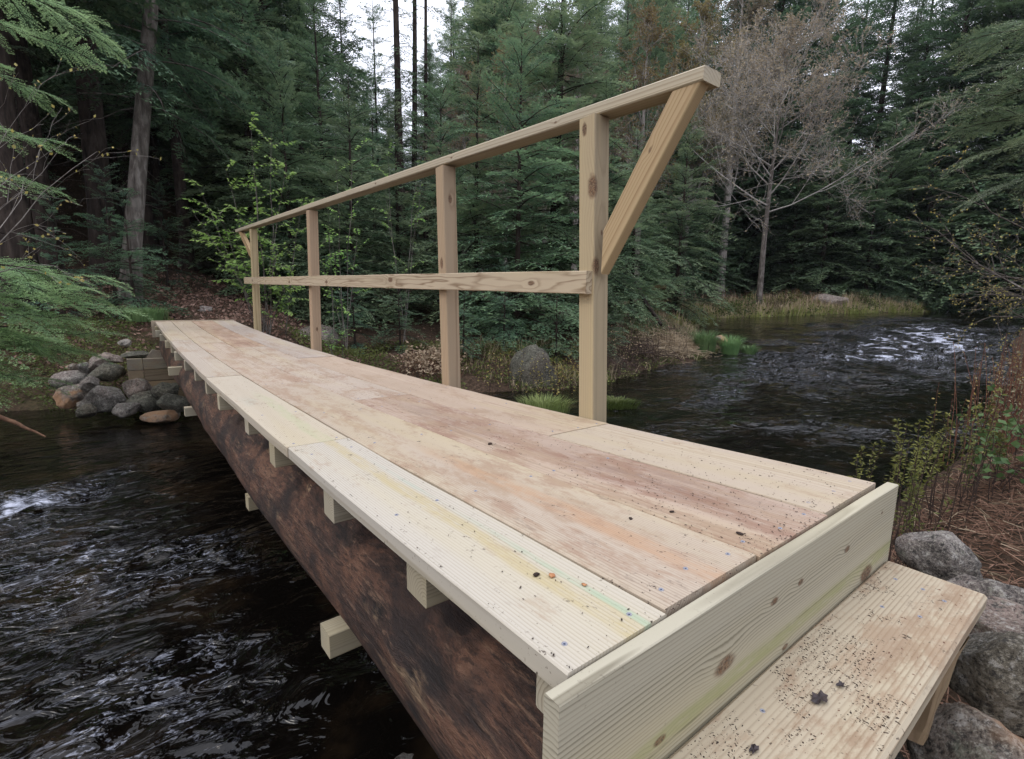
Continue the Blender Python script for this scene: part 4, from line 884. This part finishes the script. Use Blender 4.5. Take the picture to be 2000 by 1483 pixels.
# bright green shrubs by the far end of the handrail
def green_shrub(name, label, px, D, tips, seed, leaf=.10, nsub=8, nleaf=9, mat=LEAF_GREEN):
    r = np.random.default_rng(seed); x, y = ground_at(px, D); g = hz(x, y); t = thing(name, label, 'shrub', (x, y, g-.05)); o = np.array([x, y, g-.05])
    P, Rr, bb, bt, ss = [], [], [], [], []; K = 7
    def leaves(pts, n):
        for j in range(n):
            u = (j+.6)/n*(K-1.001); i0 = int(u); q = pts[i0]+(pts[i0+1]-pts[i0])*(u-i0); dl = pts[i0+1]-pts[i0]; dl = dl/np.linalg.norm(dl); s = np.cross(dl, [0, 0, 1.]); s /= np.linalg.norm(s)+1e-6
            for sg in (-1, 1):
                v = s*sg*.8+dl*.45+np.array([0, 0, -.35])+.25*r.normal(size=3); v /= np.linalg.norm(v); l = leaf*r.uniform(.6, 1.25); bb.append(q+v*.01); bt.append(q+v*l); ss.append(np.cross(v, np.array([0, 0, 1.])+.3*r.normal(size=3)))
    for (qx, qy, qd) in tips:
        tip = at_dist(qx, qy, qd)-o; l = np.linalg.norm(tip); u = np.linspace(0, 1, K)[:, None]; st = r.normal(size=3)*np.array([.12, .12, 0]); pts = st*(1-u)+tip*(u*np.array([.9, .9, 1.05])+u*u*np.array([.1, .1, -.05]))+.02*r.normal(size=(K, 3))*l*u*(1-u)
        P.append(pts); Rr.append(np.linspace(1, .2, K)*.012)
        for i in range(nsub):
            f = .32+.68*(i+r.random())/nsub; k = f*(K-1); i0 = min(int(k), K-2); q = pts[i0]+(pts[i0+1]-pts[i0])*(k-i0); d = (pts[i0+1]-pts[i0]); d /= np.linalg.norm(d); d = d*.55+r.normal(size=3)*np.array([.6, .6, .25]); d /= np.linalg.norm(d); Ls = r.uniform(.25, .6)
            p2 = q+d*Ls*u+np.array([0, 0, -.12*Ls])*u*u; P.append(p2); Rr.append(np.linspace(1, .3, K)*.005); leaves(p2, nleaf)
        leaves(pts[3:].repeat(2, 0)[:K]+np.linspace(0, .01, K)[:, None], 6)
    V, F = tubes(np.array(P), np.array(Rr), 3); MB().add(V, F).build('stems', BARK_GREY, t)
    bb, bt, ss = map(np.array, (bb, bt, ss)); ss /= np.linalg.norm(ss, axis=1, keepdims=True)+1e-9; V, F, _ = kites(bb, bt, np.linalg.norm(bt-bb, axis=1)*.55, ss); MB().add(V, F).build('leaves', mat, t)
green_shrub('leafy_shrub', 'bright green leafy shrub spreading beside the far end of the handrail', 520, 11.4, [(385, 360, 11), (380, 420, 10.8), (440, 330, 11.2), (490, 250, 11.4), (530, 245, 11.5), (425, 405, 11), (560, 320, 11.6), (500, 345, 11.2), (455, 450, 10.8), (470, 500, 10.6), (590, 390, 11.5), (545, 480, 11), (580, 540, 10.9), (555, 560, 11.2)], 501)
green_shrub('leafy_shrub', 'tall thin bright green shrub standing behind the middle of the top rail', 665, 12.2, [(655, 285, 12.2), (690, 290, 12.4), (640, 400, 12), (700, 440, 12.3), (650, 480, 12), (615, 470, 12)], 502, .09, 5, 8)
green_shrub('leafy_shrub', 'slender pale green sapling beyond the top rail near the second nearest post', 770, 13.5, [(755, 270, 13.5), (745, 330, 13.4), (820, 290, 13.8), (835, 270, 13.8)], 503, .09, 4, 7)
green_shrub('leafy_seedling', 'small bright green seedling low beside the third handrail post', 652, 11.0, [(622, 645, 11), (650, 655, 11), (665, 640, 11)], 504, .085, 3, 6)

# near hemlock boughs reaching in from the left and right picture edges
def bough_tree(name, label, px, D, H, rad, boughs, seed):
    boughs = [(a, b, c_, L, max(5, int(n*.6))) for a, b, c_, L, n in boughs]
    r = np.random.default_rng(seed); x, y = ground_at(px, D); g = hz(x, y); o = np.array([x, y, g-.1]); t = thing(name, label, 'tree', tuple(o))
    tr = MB(); p = trunkpath(H, (0, 0), seed); tt = np.linspace(0, 1, len(p)); tube1(tr, p, rad*(1-.8*tt), 9); cr = MB(); ax_, ar_ = [], []
    for (qx, qy, qd, L, n) in boughs:        # bough tip in the photo, bough length, number of side sprays
        tip = at_dist(qx, qy, qd)-o; root = np.array([0, 0, max(.4, tip[2]+.10*np.linalg.norm(tip[:2]))]); d = tip-root
        u = np.linspace(0, 1, 9)[:, None]; pts = root+d*u+np.array([0, 0, .16*np.linalg.norm(d)])*(u*(1-u)); ax_.append(np.array([np.interp(np.linspace(0, 1, 6), u[:, 0], pts[:, i]) for i in range(3)]).T); ar_.append(np.linspace(1, .2, 6)*.018)
        ln = np.linalg.norm(d)
        for i in range(n):
            f = 1-L/ln*(1-(i+1)/n)*.98 if ln > L else (i+1)/n; f = max(.05, min(1, f)); q = np.array([np.interp(f, u[:, 0], pts[:, j]) for j in range(3)]); dl = np.array([np.interp(min(1, f+.02), u[:, 0], pts[:, j]) for j in range(3)])-np.array([np.interp(f-.02, u[:, 0], pts[:, j]) for j in range(3)])
            az = math.atan2(dl[1], dl[0])+(0 if i == n-1 else (1 if i % 2 else -1)*R(r.uniform(25, 60))); s = r.uniform(.42, .7)*(1.05-.45*f)+.08
            V, tv, ax = place(TPLN[1.6][r.integers(4)], q, az, R(r.uniform(-18, 8)), r.normal()*.3, s); cr.add(V, np.arange(len(V)).reshape(-1, 4), tip=tv); ax_.append(ax); ar_.append(np.linspace(1, .2, 6)*.005)
    V, F = tubes(np.array(ax_), np.array(ar_), 3); tr.add(V, F); tr.build('trunk', BARK_DARK, t, smooth=True); cr.build('crown', NEEDLE_NEAR if px < 0 else NEEDLE_MID, t)
bough_tree('near_hemlock', 'near hemlock outside the left edge whose pale green boughs hang over the stone pile', -190, 9.3, 14, .17,
           [(165, 545, 8.5, 2.2, 16), (130, 575, 8.8, 2.0, 14), (175, 605, 8.6, 2.2, 15), (60, 535, 8.9, 1.6, 12), (90, 620, 8.7, 1.6, 12), (145, 655, 8.9, 1.9, 13), (60, 690, 9, 1.7, 13), (30, 740, 9, 1.3, 11), (90, 680, 9.2, 1.5, 11), (20, 660, 9.0, 1.5, 11),
            (105, 15, 9, 1.4, 11), (60, 70, 8.8, 1.2, 10), (165, 60, 10, 1.5, 11), (40, 165, 9, .9, 9), (30, 270, 9, .7, 8), (40, 350, 9.2, .8, 8)], 601)
bough_tree('near_hemlock', 'near hemlock outside the right edge whose drooping boughs enter at the upper right', 2270, 8.0, 12, .15,
[(1985, 60, 7.2, .6, 6), (1955, 188, 7.2, .75, 7), (1985, 285, 7.1, .6, 6), (1970, 236, 7.4, .5, 6), (2025, 345, 7.2, .5, 5), (2025, 120, 7.6, .5, 5)], 602)

# --- grass, sedge, stalks, litter
def blades(n, region, hmin, hmax, wid, seed, lean=.35, clump=None):
    """grass blades rooted on the ground: two kite pieces each"""
    r = np.random.default_rng(seed); x, y = region(r, n); z = height(x, y); h = r.uniform(hmin, hmax, len(x))*np.clip(.85+.75*fbm(P2(x, y, 1.4), 2, 91), .3, 1.7); a = r.uniform(0, 6.28, len(x)); l = lean*r.uniform(.2, 1, len(x))
    b = np.stack([x, y, z-.02], -1); m = b+np.stack([np.cos(a)*h*l*.35, np.sin(a)*h*l*.35, h*.6], -1); t = b+np.stack([np.cos(a)*h*l, np.sin(a)*h*l, h*(1-.3*l)], -1)
    s = np.stack([-np.sin(a), np.cos(a), 0*a], -1)*(wid*r.uniform(.6, 1.3, len(x)))[:, None]/2
    V = np.stack([b-s, b+s, m+s*.8, m-s*.8, t], 1).reshape(-1, 3); i = np.arange(len(x))*5
    return V, np.stack([i, i+1, i+2, i+3], -1), np.stack([i+3, i+2, i+4], -1)
def grass(name, mat, n, region, hmin, hmax, wid, seed, **kw):
    V, F4, F3 = blades(n, region, hmin, hmax, wid, seed, **kw); mb = MB(); mb.add(V, F4); mb.f.append(F3); return mb.build(name, mat)
def farbank(lo, hi, x0=21, x1=56):
    def f(r, n):
        x = r.uniform(x0, x1, n*6); y = r.uniform(7, 26, n*6); d = sdist(POLY_A, x, y); k = (d > lo) & (d < hi*(.55+.45*np.sin(x*1.7)**2)) & (fbm(P2(x, y, .9), 2, 4) > -.35); return x[k][:n], y[k][:n]
    return f
tag(grass('bank_sedge', GRASS_MIX, 26000, farbank(-.15, 6, 20, 60), .2, .6, .035, 701, lean=.6), kind='stuff')
tag(grass('dry_bank_grass', GRASS_DEAD, 18000, farbank(.0, 6, 20, 60), .3, .85, .03, 702, lean=.8), kind='stuff')
def disc(cx, cy, r0):
    def f(r, n): a = r.uniform(0, 6.28, n); q = r0*np.sqrt(r.random(n)); return cx+q*np.cos(a), cy+q*np.sin(a)
    return f
def midbank(lo, hi, x0, x1):
    def f(r, n):
        x = r.uniform(x0, x1, n*8); y = r.uniform(5, 17, n*8); d = sdist(POLY_A, x, y); k = (d > lo) & (d < hi) & (fbm(P2(x, y, 1.3), 2, 14) > -.25); return x[k][:n], y[k][:n]
    return f
tag(grass('mid_bank_grass', GRASS_DEAD, 3200, midbank(-.05, 3.2, 5.5, 20), .12, .5, .012, 703, lean=1.4), kind='stuff')
tag(grass('mid_bank_sedge', COVER, 3600, midbank(-.05, 2.6, 3.2, 20), .06, .24, .014, 704, lean=1.0), kind='stuff')
# fresh tufts
def tuft(label, px, py, D, n, r0, h, seed, mat=GRASS_VIVID, wid=.016, name='grass_tuft'):
    c = at_dist(px, py, D); r = np.random.default_rng(seed); a = r.uniform(0, 6.28, n); q = r0*np.sqrt(r.random(n)); b = np.stack([q*np.cos(a), q*np.sin(a), 0*q-.05], -1); l = r.uniform(.1, .75, n)
    hh = h*r.uniform(.6, 1.1, n); m = b+np.stack([np.cos(a)*hh*l*.3, np.sin(a)*hh*l*.3, hh*.65], -1); t = b+np.stack([np.cos(a)*hh*l, np.sin(a)*hh*l, hh*(1-.25*l)], -1); s = np.stack([-np.sin(a), np.cos(a), 0*a], -1)*wid/2
    V = np.stack([b-s, b+s, m+s, m-s, t], 1).reshape(-1, 3); i = np.arange(n)*5; mb = MB(); mb.add(V, np.stack([i, i+1, i+2, i+3], -1)); mb.f.append(np.stack([i+3, i+2, i+4], -1))
    return tag(mb.build(name, mat, loc=c), label, 'grass tuft', 'fresh grass tufts at the water')
tuft('bright green grass tuft nearest the bank on the point', 1376, 685, 16.8, 420, .30, .75, 711)
tuft('bright green grass tuft standing in the water in the middle of three', 1425, 692, 17.4, 420, .26, .72, 712)
tuft('smallest bright green grass tuft farthest out in the water', 1462, 694, 17.9, 260, .22, .45, 713)
tuft('green grass clump on the low islet beside the deck', 1062, 806, 8.3, 700, .42, .34, 714, mat=GRASS_MIX, wid=.010)
tuft('small green clump by the right side of the nearest post', 1205, 790, 9.2, 500, .42, .16, 715, mat=COVER, wid=.02)
tuft('bright green grass clump beside the path behind the bridge end', 288, 622, 11.6, 420, .33, .30, 716, wid=.012)
# low ground cover near the stone pile and along the far bank edges
def cover(n, region, size, seed, name, mat, hmax=.12):
    r = np.random.default_rng(seed); x, y = region(r, n); z = height(x, y)+r.uniform(0, hmax, len(x)); b = np.stack([x, y, z], -1); v = r.normal(size=b.shape); v[:, 2] = np.abs(v[:, 2])*.5; v /= np.linalg.norm(v, axis=1, keepdims=True); l = size*r.uniform(.5, 1.4, len(x))
    s = np.cross(v, r.normal(size=v.shape)); s /= np.linalg.norm(s, axis=1, keepdims=True); V, F, _ = kites(b, b+v*l[:, None], l*.55, s); return tag(MB().add(V, F).build(name, mat), kind='stuff')
def leftbank(lo, hi, x0=-4.5, x1=.4, thr=-.2):
    def f(r, n):
        x = r.uniform(x0, x1, n*6); y = r.uniform(9, 18, n*6); d = sdist(POLY_A, x, y); k = (d > lo) & (d < hi) & (fbm(P2(x, y, 1.5), 2, 24) > thr); return x[k][:n], y[k][:n]
    return f
cover(9000, leftbank(-.1, 2.6), .05, 721, 'low_ground_cover', COVER)
cover(15000, midbank(-.15, 3.2, 2.4, 16), .06, 722, 'bank_ground_cover', COVER, .16)
def litter_region(r, n):
    x = np.concatenate([r.uniform(-7, 3.5, n//2), r.uniform(-16, 24, n//2)]); y = np.concatenate([r.uniform(9.5, 19, n//2), r.uniform(9.5, 38, n//2)]); d = sdist(POLY_A, x, y); k = d > .5; return x[k], y[k]
cover(14000, farbank(-.1, 6, 20, 58), .13, 724, 'far_bank_cover', COVER, .4)
cover(26000, litter_region, .075, 723, 'leaf_litter', LITTER, .03)
# stalks: thin upright stems with little leaves
def stalks(name, label, pts, n, hmin, hmax, rad, mat, seed, spread=.25, leafm=None, leafs=0, leaf=.03, cat='plant', group=None, lean=.18, curl=False, part='leaves', wid=.5):
    r = np.random.default_rng(seed); c0 = np.array(pts[0]); t = thing(name, label, cat, (c0[0], c0[1], hz(c0[0], c0[1])), group); o = np.array(t.location); P, Rr, bb, bt = [], [], [], []; K = 7
    for i in range(n):
        c = pts[r.integers(len(pts))]; x, y = c[0]+r.normal()*spread, c[1]+r.normal()*spread; z = hz(x, y)-.03; h = r.uniform(hmin, hmax); a = r.uniform(0, 6.28); l = lean*abs(r.normal()); u = np.linspace(0, 1, K)
        p = np.stack([x+np.cos(a)*l*h*u**1.6, y+np.sin(a)*l*h*u**1.6, z+h*u*(1-.1*l*u)], -1)+.006*r.normal(size=(K, 3)); P.append(p-o); Rr.append(np.linspace(1, .45, K)*rad)
        if leafm:
            for j in range(leafs):
                f = .35+.65*(j+.5)/leafs if not curl else .55+.45*(j+.5)/leafs; k = f*(K-1); i0 = min(int(k), K-2); q = p[i0]+(p[i0+1]-p[i0])*(k-i0)-o; v = r.normal(size=3); v[2] = v[2]*.5+.25; v /= np.linalg.norm(v); st = q+v*leaf*.4*r.random(); bb.append(st); bt.append(st+v*leaf*r.uniform(.6, 1.3))
            if curl:                            # fiddlehead tuft at the tip
                for j in range(7): v = r.normal(size=3); v /= np.linalg.norm(v); bb.append(p[-1]-o); bt.append(p[-1]-o+v*leaf*.9)
    V, F = tubes(np.array(P), np.array(Rr), 4); MB().add(V, F).build('stems', mat, t, smooth=True)
    if leafm:
        bb = np.array(bb); bt = np.array(bt); d = bt-bb; s = np.cross(d, r.normal(size=d.shape)); s /= np.linalg.norm(s, axis=1, keepdims=True)+1e-9; V, F, _ = kites(bb, bt, np.linalg.norm(d, axis=1)*wid, s); MB().add(V, F).build(part, leafm, t)
    return t
def G(px, py, z): p = on_z(px, py, z); return (p[0], p[1])
FE = 'ferns unrolling on the near bank'
stalks('unfurling_fern', 'tall clump of olive green unfurling ferns just right of the deck corner', [(3.9, .55), (4.2, .62), (4.45, .58)], 26, .75, 1.15, .004, STALK_DARK, 801, .13, FERN_OLIVE, 46, .034, 'fern', FE, .10, True, wid=.34)
stalks('unfurling_fern', 'low sparse olive fern against the edge of the end board', [(3.3, .50), (3.4, .4)], 12, .45, .8, .0035, STALK_DARK, 802, .12, FERN_OLIVE, 24, .03, 'fern', FE, .2, True, wid=.34)
stalks('unfurling_fern', 'middle olive fern clump in front of the pale stone at right', [(4.9, .5), (5.2, .45)], 18, .55, .9, .004, STALK_DARK, 803, .16, FERN_OLIVE, 34, .034, 'fern', FE, .22, True, wid=.34)
stalks('dead_stalks', 'dense clump of dead reddish stalks near the right picture edge', [(7.6, .55), (7.9, .65)], 90, .8, 1.55, .005, STALK_RED, 804, .20, BUD_BROWN, 9, .035, 'dead stalks', None, .08)
stalks('leafy_bramble', 'green bramble with rounded leaflets at the right beside the dead stalks', [(5.6, .25), (5.9, .2), (5.3, .2)], 22, .5, .95, .004, STALK_DARK, 805, .22, LEAF_BLUE, 16, .065, 'bramble', None, .35, wid=.75)
stalks('leafy_bramble', 'small low green bramble in the pine straw at the right edge', [(4.4, -.15), (4.7, -.2)], 10, .3, .6, .004, STALK_DARK, 806, .15, LEAF_BLUE, 12, .06, 'bramble', None, .4, wid=.75)
stalks('dead_stalks', 'thin dark dead stalks in front of the grey stone by the end board', [(2.75, .22), (2.6, .2)], 26, .35, .6, .0028, STALK_DARK, 807, .08, None, 0, .03, 'dead stalks', None, .25)
stalks('budding_shrub', 'yellow budding shrub at the right picture edge below the twiggy shrub', [(9.5, .75), (10.2, .9)], 30, .9, 1.5, .006, STALK_RED, 808, .3, LEAF_YEL, 14, .045, 'shrub', None, .2)
stalks('dead_stalks', 'dark dead stalks with yellow buds on the bank between the two nearest posts', [(6.0, 7.15), (6.5, 7.2), (7.0, 7.25), (7.4, 7.3), (5.4, 7.8)], 90, .4, .95, .005, STALK_DARK, 809, .25, LEAF_YEL, 6, .05, 'dead stalks', None, .12)
stalks('dead_stalks', 'dark cut off stalks on the low islet beside the deck', [(5.4, 5.75), (5.6, 5.7), (5.2, 5.9)], 34, .25, .55, .007, STALK_DARK, 810, .16, None, 0, .03, 'dead stalks', None, .08)
stalks('dead_stalks', 'thicket of thin brown stalks on the bank right of the nearest post', [(10, 8.2), (10.8, 8.5), (11.6, 8.7), (9.4, 8.0), (12.4, 8.6)], 160, .5, 1.15, .006, STALK_DARK, 811, .4, LITTER, 4, .05, 'dead stalks', None, .2)
for k, (px, D, s_) in enumerate([(1215, 24, 1), (1290, 27, 2), (1350, 32, 3), (1420, 34, 4), (1500, 35, 5), (1560, 37.5, 6)]):
    x, y = ground_at(px, D); stalks('dead_stalks', ['brown stalks left of the inlet behind the diagonal fallen limb', 'brown stalks on the grassy bank at the head of the inlet', 'reddish brown stalks at the left of the far grassy bank', 'brown stalks just left of the bare maple base', 'brown stalks just right of the bare maple base', 'brown stalks between the bare maple and the far boulder'][k], [(x, y), (x+1, y-.3), (x-1, y+.3)], 60, .5, 1.2, .012, STALK_RED if k % 2 else STALK_DARK, 820+k, .5, LITTER, 3, .09, 'dead stalks', 'brown stalks along the far bank', .15)
stalks('dead_fern', 'drooping mass of dead brown fern on the shaded bank beyond the second post', [(4.6, 9.3), (5.0, 9.2)], 110, .3, .6, .004, STALK_RED, 830, .22, GRASS_DEAD, 8, .08, 'dead fern', None, .9)
stalks('single_stem', 'single bent dark stem standing right of the step', [(1.92, -.045)], 1, .52, .53, .0075, STALK_DARK, 831, .001, None, 0, .03, 'stem', None, .1)

for k, (px, D, lab) in enumerate([(1450, 33, 'low green shrub at the left foot of the bare maple'), (1545, 36.5, 'low green shrub right of the bare maple on the far bank'), (1690, 43, 'low green shrub right of the far boulder'), (1770, 48, 'low green shrub near the right end of the far bank')]):
    x, y = ground_at(px, D); stalks('bank_shrub', lab, [(x, y), (x+.8, y-.2), (x-.7, y+.2)], 46, .5, 1.1, .01, STALK_DARK, 850+k, .45, FERN_OLIVE if k % 2 else COVER, 12, .12, 'shrub', 'low shrubs on the far bank', .35)
# pine straw on the near bank, straw by the point
def sticks(name, n, region, l0, l1, rad, mat, seed, lift=.05):
    r = np.random.default_rng(seed); x, y = region(r, n); z = height(x, y)+r.uniform(.0, lift, len(x)); a = r.uniform(0, 6.28, len(x)); l = r.uniform(l0, l1, len(x)); tl = r.normal(size=len(x))*.22; u = np.linspace(0, 1, 4)
    d = np.stack([np.cos(a), np.sin(a), tl], -1); P = np.stack([x, y, z], -1)[:, None]+d[:, None]*(l[:, None]*(u-.5)[None])[..., None]; P[:, :, 2] += (l[:, None]*.10*(1-(2*u-1)**2)[None]*r.normal(size=(len(x), 1))); V, F = tubes(P, np.full((len(x), 4), rad)*r.uniform(.6, 1.3, (len(x), 1)), 3)
    return tag(MB().add(V, F).build(name, mat), kind='stuff')
def nearbank(x0, x1, y0, y1):
    def f(r, n): x = r.uniform(x0, x1, n); y = r.uniform(y0, y1, n); k = sdist(POLY_B, x, y) > .03; return x[k], y[k]
    return f
sticks('pine_straw', 5200, nearbank(1.5, 6.5, -1.2, .75), .05, .26, .0022, STRAW, 841, .07)
sticks('dry_stems', 260, nearbank(2.2, 7, -.8, .8), .12, .34, .003, GRASS_DEAD, 842, .08)
def tip_region(r, n): return r.normal(13.0, .7, n), r.normal(8.75, .35, n)
sticks('straw_heap', 1500, tip_region, .2, .6, .006, GRASS_DEAD, 843, .35)
sticks('twig_tangle', 900, midbank(-.1, 1.2, 8.5, 12.5), .3, .9, .005, STALK_DARK, 844, .4)

# fallen wood
def limb(name, label, pts, radii, mat, cat='fallen branch', group=None, sides=8):
    p = np.array([at_dist(*q) for q in pts]); c = p.mean(0); n = 14; u = np.linspace(0, 1, len(p)); uu = np.linspace(0, 1, n); q = np.stack([np.interp(uu, u, p[:, i]) for i in range(3)], -1)-c
    q += .18*np.mean(radii)*np.random.default_rng(len(label)).normal(size=q.shape); mb = MB(); tube1(mb, q, np.interp(uu, np.linspace(0, 1, len(radii)), radii), sides); return tag(mb.build(name, mat, smooth=True, loc=c), label, cat, group)
limb('driftwood', 'bare reddish brown limb dipping into the water at the left picture edge', [(-60, 790, 7.4), (20, 822, 7.2), (88, 853, 7.0)], [.026, .022, .008], plain('wet_driftwood', (.06, .03, .018), (.15, .085, .05), 12))
limb('fallen_limb', 'dark dead limb leaning down to the bank behind the nearest post', [(1228, 528, 19), (1260, 590, 18), (1292, 635, 17)], [.05, .07, .05], BARK_DARK)
limb('fallen_log', 'mossy brown fallen log lying left of the dead limb on the bank', [(1180, 575, 20), (1245, 568, 21), (1300, 562, 22)], [.13, .13, .10], barkmat('mossy_log', (.05, .035, .02), (.12, .08, .04), (.12, .13, .05)), 'fallen log')
limb('fallen_log', 'dark fallen log lying across the slope at the end of the path', [(350, 518, 22), (420, 517, 23), (480, 520, 24)], [.12, .12, .10], BARK_GREY, 'fallen log')

# --- debris lying on the deck and the step
def lump(name, label, loc, size, mat, seed, cat, flat=.5, n=None):
    me = rock_mesh((size, size*.7, size*flat), seed, sub=2, cuts=3, rough=.5); me.materials.append(mat); o = bpy.data.objects.new(name, me); col.objects.link(o); o.location = (loc[0], loc[1], loc[2]+size*flat*.6); o.rotation_euler = (0, 0, seed)
    return tag(o, label, cat)
def deckpt(px, py):
    z = 0.
    for _ in range(8): p = on_z(px, py, z); z = float(sagz(np.array(p[1])))
    return p
lump('dirt_clod', 'black clod of dirt on the yellow streaked edge plank', deckpt(1047, 1124), .0075, DARKDIRT, 3, 'clod')
lump('bark_chip', 'orange bark chip next to the black clod on the edge plank', deckpt(1078, 1125), .0085, CHIP, 4, 'bark chip', .3)
lump('bark_chip', 'small curled orange chip on the edge plank nearest the second plank', deckpt(1141, 1143), .006, CHIP, 5, 'bark chip', .3)
lump('dirt_clod', 'dark clod of dirt in the middle of the deck before the nearest post', deckpt(957, 868), .009, DARKDIRT, 6, 'clod')
lump('dirt_clod', 'dark clod on the muddy plank near the end board', deckpt(1232, 1015), .007, DARKDIRT, 7, 'clod')
lump('dirt_clod', 'flat dark clod at the end of the muddy plank', deckpt(1445, 1043), .008, DARKDIRT, 8, 'clod', .25)
lump('dirt_clod', 'dark clod on the muddy plank beside the orange streak', deckpt(1312, 1000), .007, DARKDIRT, 9, 'clod', .3)
def scrap(label, px, py, size, seed):
    p = on_z(px, py, -.212); r = np.random.default_rng(seed); n = 14; a = np.linspace(0, 6.28, n, endpoint=False); q = size*(.45+.55*r.random(n)); V = [(0, 0, .004)]+[(q[i]*math.cos(a[i]), q[i]*.6*math.sin(a[i]), .002+.006*r.random()) for i in range(n)]
    mb = MB(); mb.add(np.array(V), [(0, i+1, (i+1) % n+1) for i in range(n)]); o = mb.build('dead_leaf', LEAFSCRAP, loc=p); tag(o, label, 'dead leaf', 'dead leaf scraps on the step'); return o
scrap('largest dark wet leaf scrap in the middle of the step tread', 1600, 1368, .026, 1)
scrap('dark wet leaf scrap just above the largest one on the step', 1641, 1342, .013, 2)
scrap('dark wet leaf scrap at the lower edge of the step tread', 1472, 1468, .014, 3)
rd = np.random.default_rng(77)
def specks(name, n, gen, s0, s1, mat, seed, flat=.5):
    r = np.random.default_rng(seed); C_ = gen(r, n); n = len(C_); s = s0+(s1-s0)*r.random(n)**3; a = r.uniform(0, 6.28, n); el = r.uniform(1, 3.2, n); k = 5; th = np.arange(k)*2*np.pi/k
    ring = np.stack([np.cos(th)[None]*s[:, None]*np.sqrt(el)[:, None], np.sin(th)[None]*s[:, None]/np.sqrt(el)[:, None], 0*th[None]+0*s[:, None]], -1); c, si = np.cos(a)[:, None], np.sin(a)[:, None]
    ring = np.stack([ring[..., 0]*c-ring[..., 1]*si, ring[..., 0]*si+ring[..., 1]*c, ring[..., 2]], -1)*r.uniform(.6, 1.2, (n, k, 1)); V = np.concatenate([ring+C_[:, None], (C_+np.stack([0*s, 0*s, s*flat], -1))[:, None]], 1).reshape(-1, 3); i = np.arange(n)*6
    F = np.concatenate([np.stack([i+j, i+(j+1) % k, i+5], -1) for j in range(k)]); return tag(MB().add(V, F).build(name, mat), kind='stuff')
def deckgen(r, n):
    y = r.uniform(.0, 1, n*3)**1.7*8.5; x = np.clip(r.normal(.58, .26, n*3), .01, 1.12); k = fbm(P2(x, y, 2.2), 3, 51)+.5*fbm(P2(x, y, 9), 2, 52)+.9*np.exp(-((x-.68)/.16)**2-((y-.45)/.3)**2) > .12; x, y = x[k][:n], y[k][:n]; return np.stack([x, y, sagz(y)+.0006], -1)
specks('deck_dirt', 5200, deckgen, .0004, .0026, DARKDIRT, 61)
def deckgen2(r, n): y = r.uniform(0, 1, n)**1.5*7; x = r.uniform(.01, 1.13, n); return np.stack([x, y, sagz(y)+.0006], -1)
specks('deck_crumbs', 700, deckgen2, .0005, .0026, DARKDIRT, 62)
def stepgen(r, n):
    x = r.uniform(-.3, 1.12, n*3); y = r.uniform(-.228, -.04, n*3); k = fbm(P2(x, y, 5), 3, 53)+.4*fbm(P2(x, y, 22), 2, 54)+.55*np.exp(-((x-.52)/.3)**2) > .30; x, y = x[k][:n], y[k][:n]; return np.stack([x, y, 0*x-.2115], -1)
specks('step_dirt', 4200, stepgen, .0004, .0022, DARKDIRT, 63)
def stepgen2(r, n): return np.stack([r.uniform(-.3, 1.14, n), r.uniform(-.228, -.06, n), np.full(n, -.2115)], -1)
specks('step_crumbs', 260, stepgen2, .0006, .003, STRAW, 64)
for o in [o for o in scn.objects if o.type == 'EMPTY' and not o.children and not o.get('label')]: bpy.data.objects.remove(o)


# ------------------------------------------------------------------ thin damp air over the river
t = NT('river_haze'); v = t.n('ShaderNodeVolumePrincipled'); v.inputs['Color'].default_value = (.86, .91, 1, 1); v.inputs['Density'].default_value = .0002; v.inputs['Anisotropy'].default_value = .3
t.l(v.outputs[0], t.out.inputs['Volume'])
hb = MB(); V = np.array([(x, y, z) for z in (-5, 75) for y in (-125, 205) for x in (-175, 195)], float)
hb.add(V, [(0, 2, 3, 1), (4, 5, 7, 6), (0, 1, 5, 4), (2, 6, 7, 3), (0, 4, 6, 2), (1, 3, 7, 5)]); hb.build('haze', t.m)['kind'] = 'stuff'
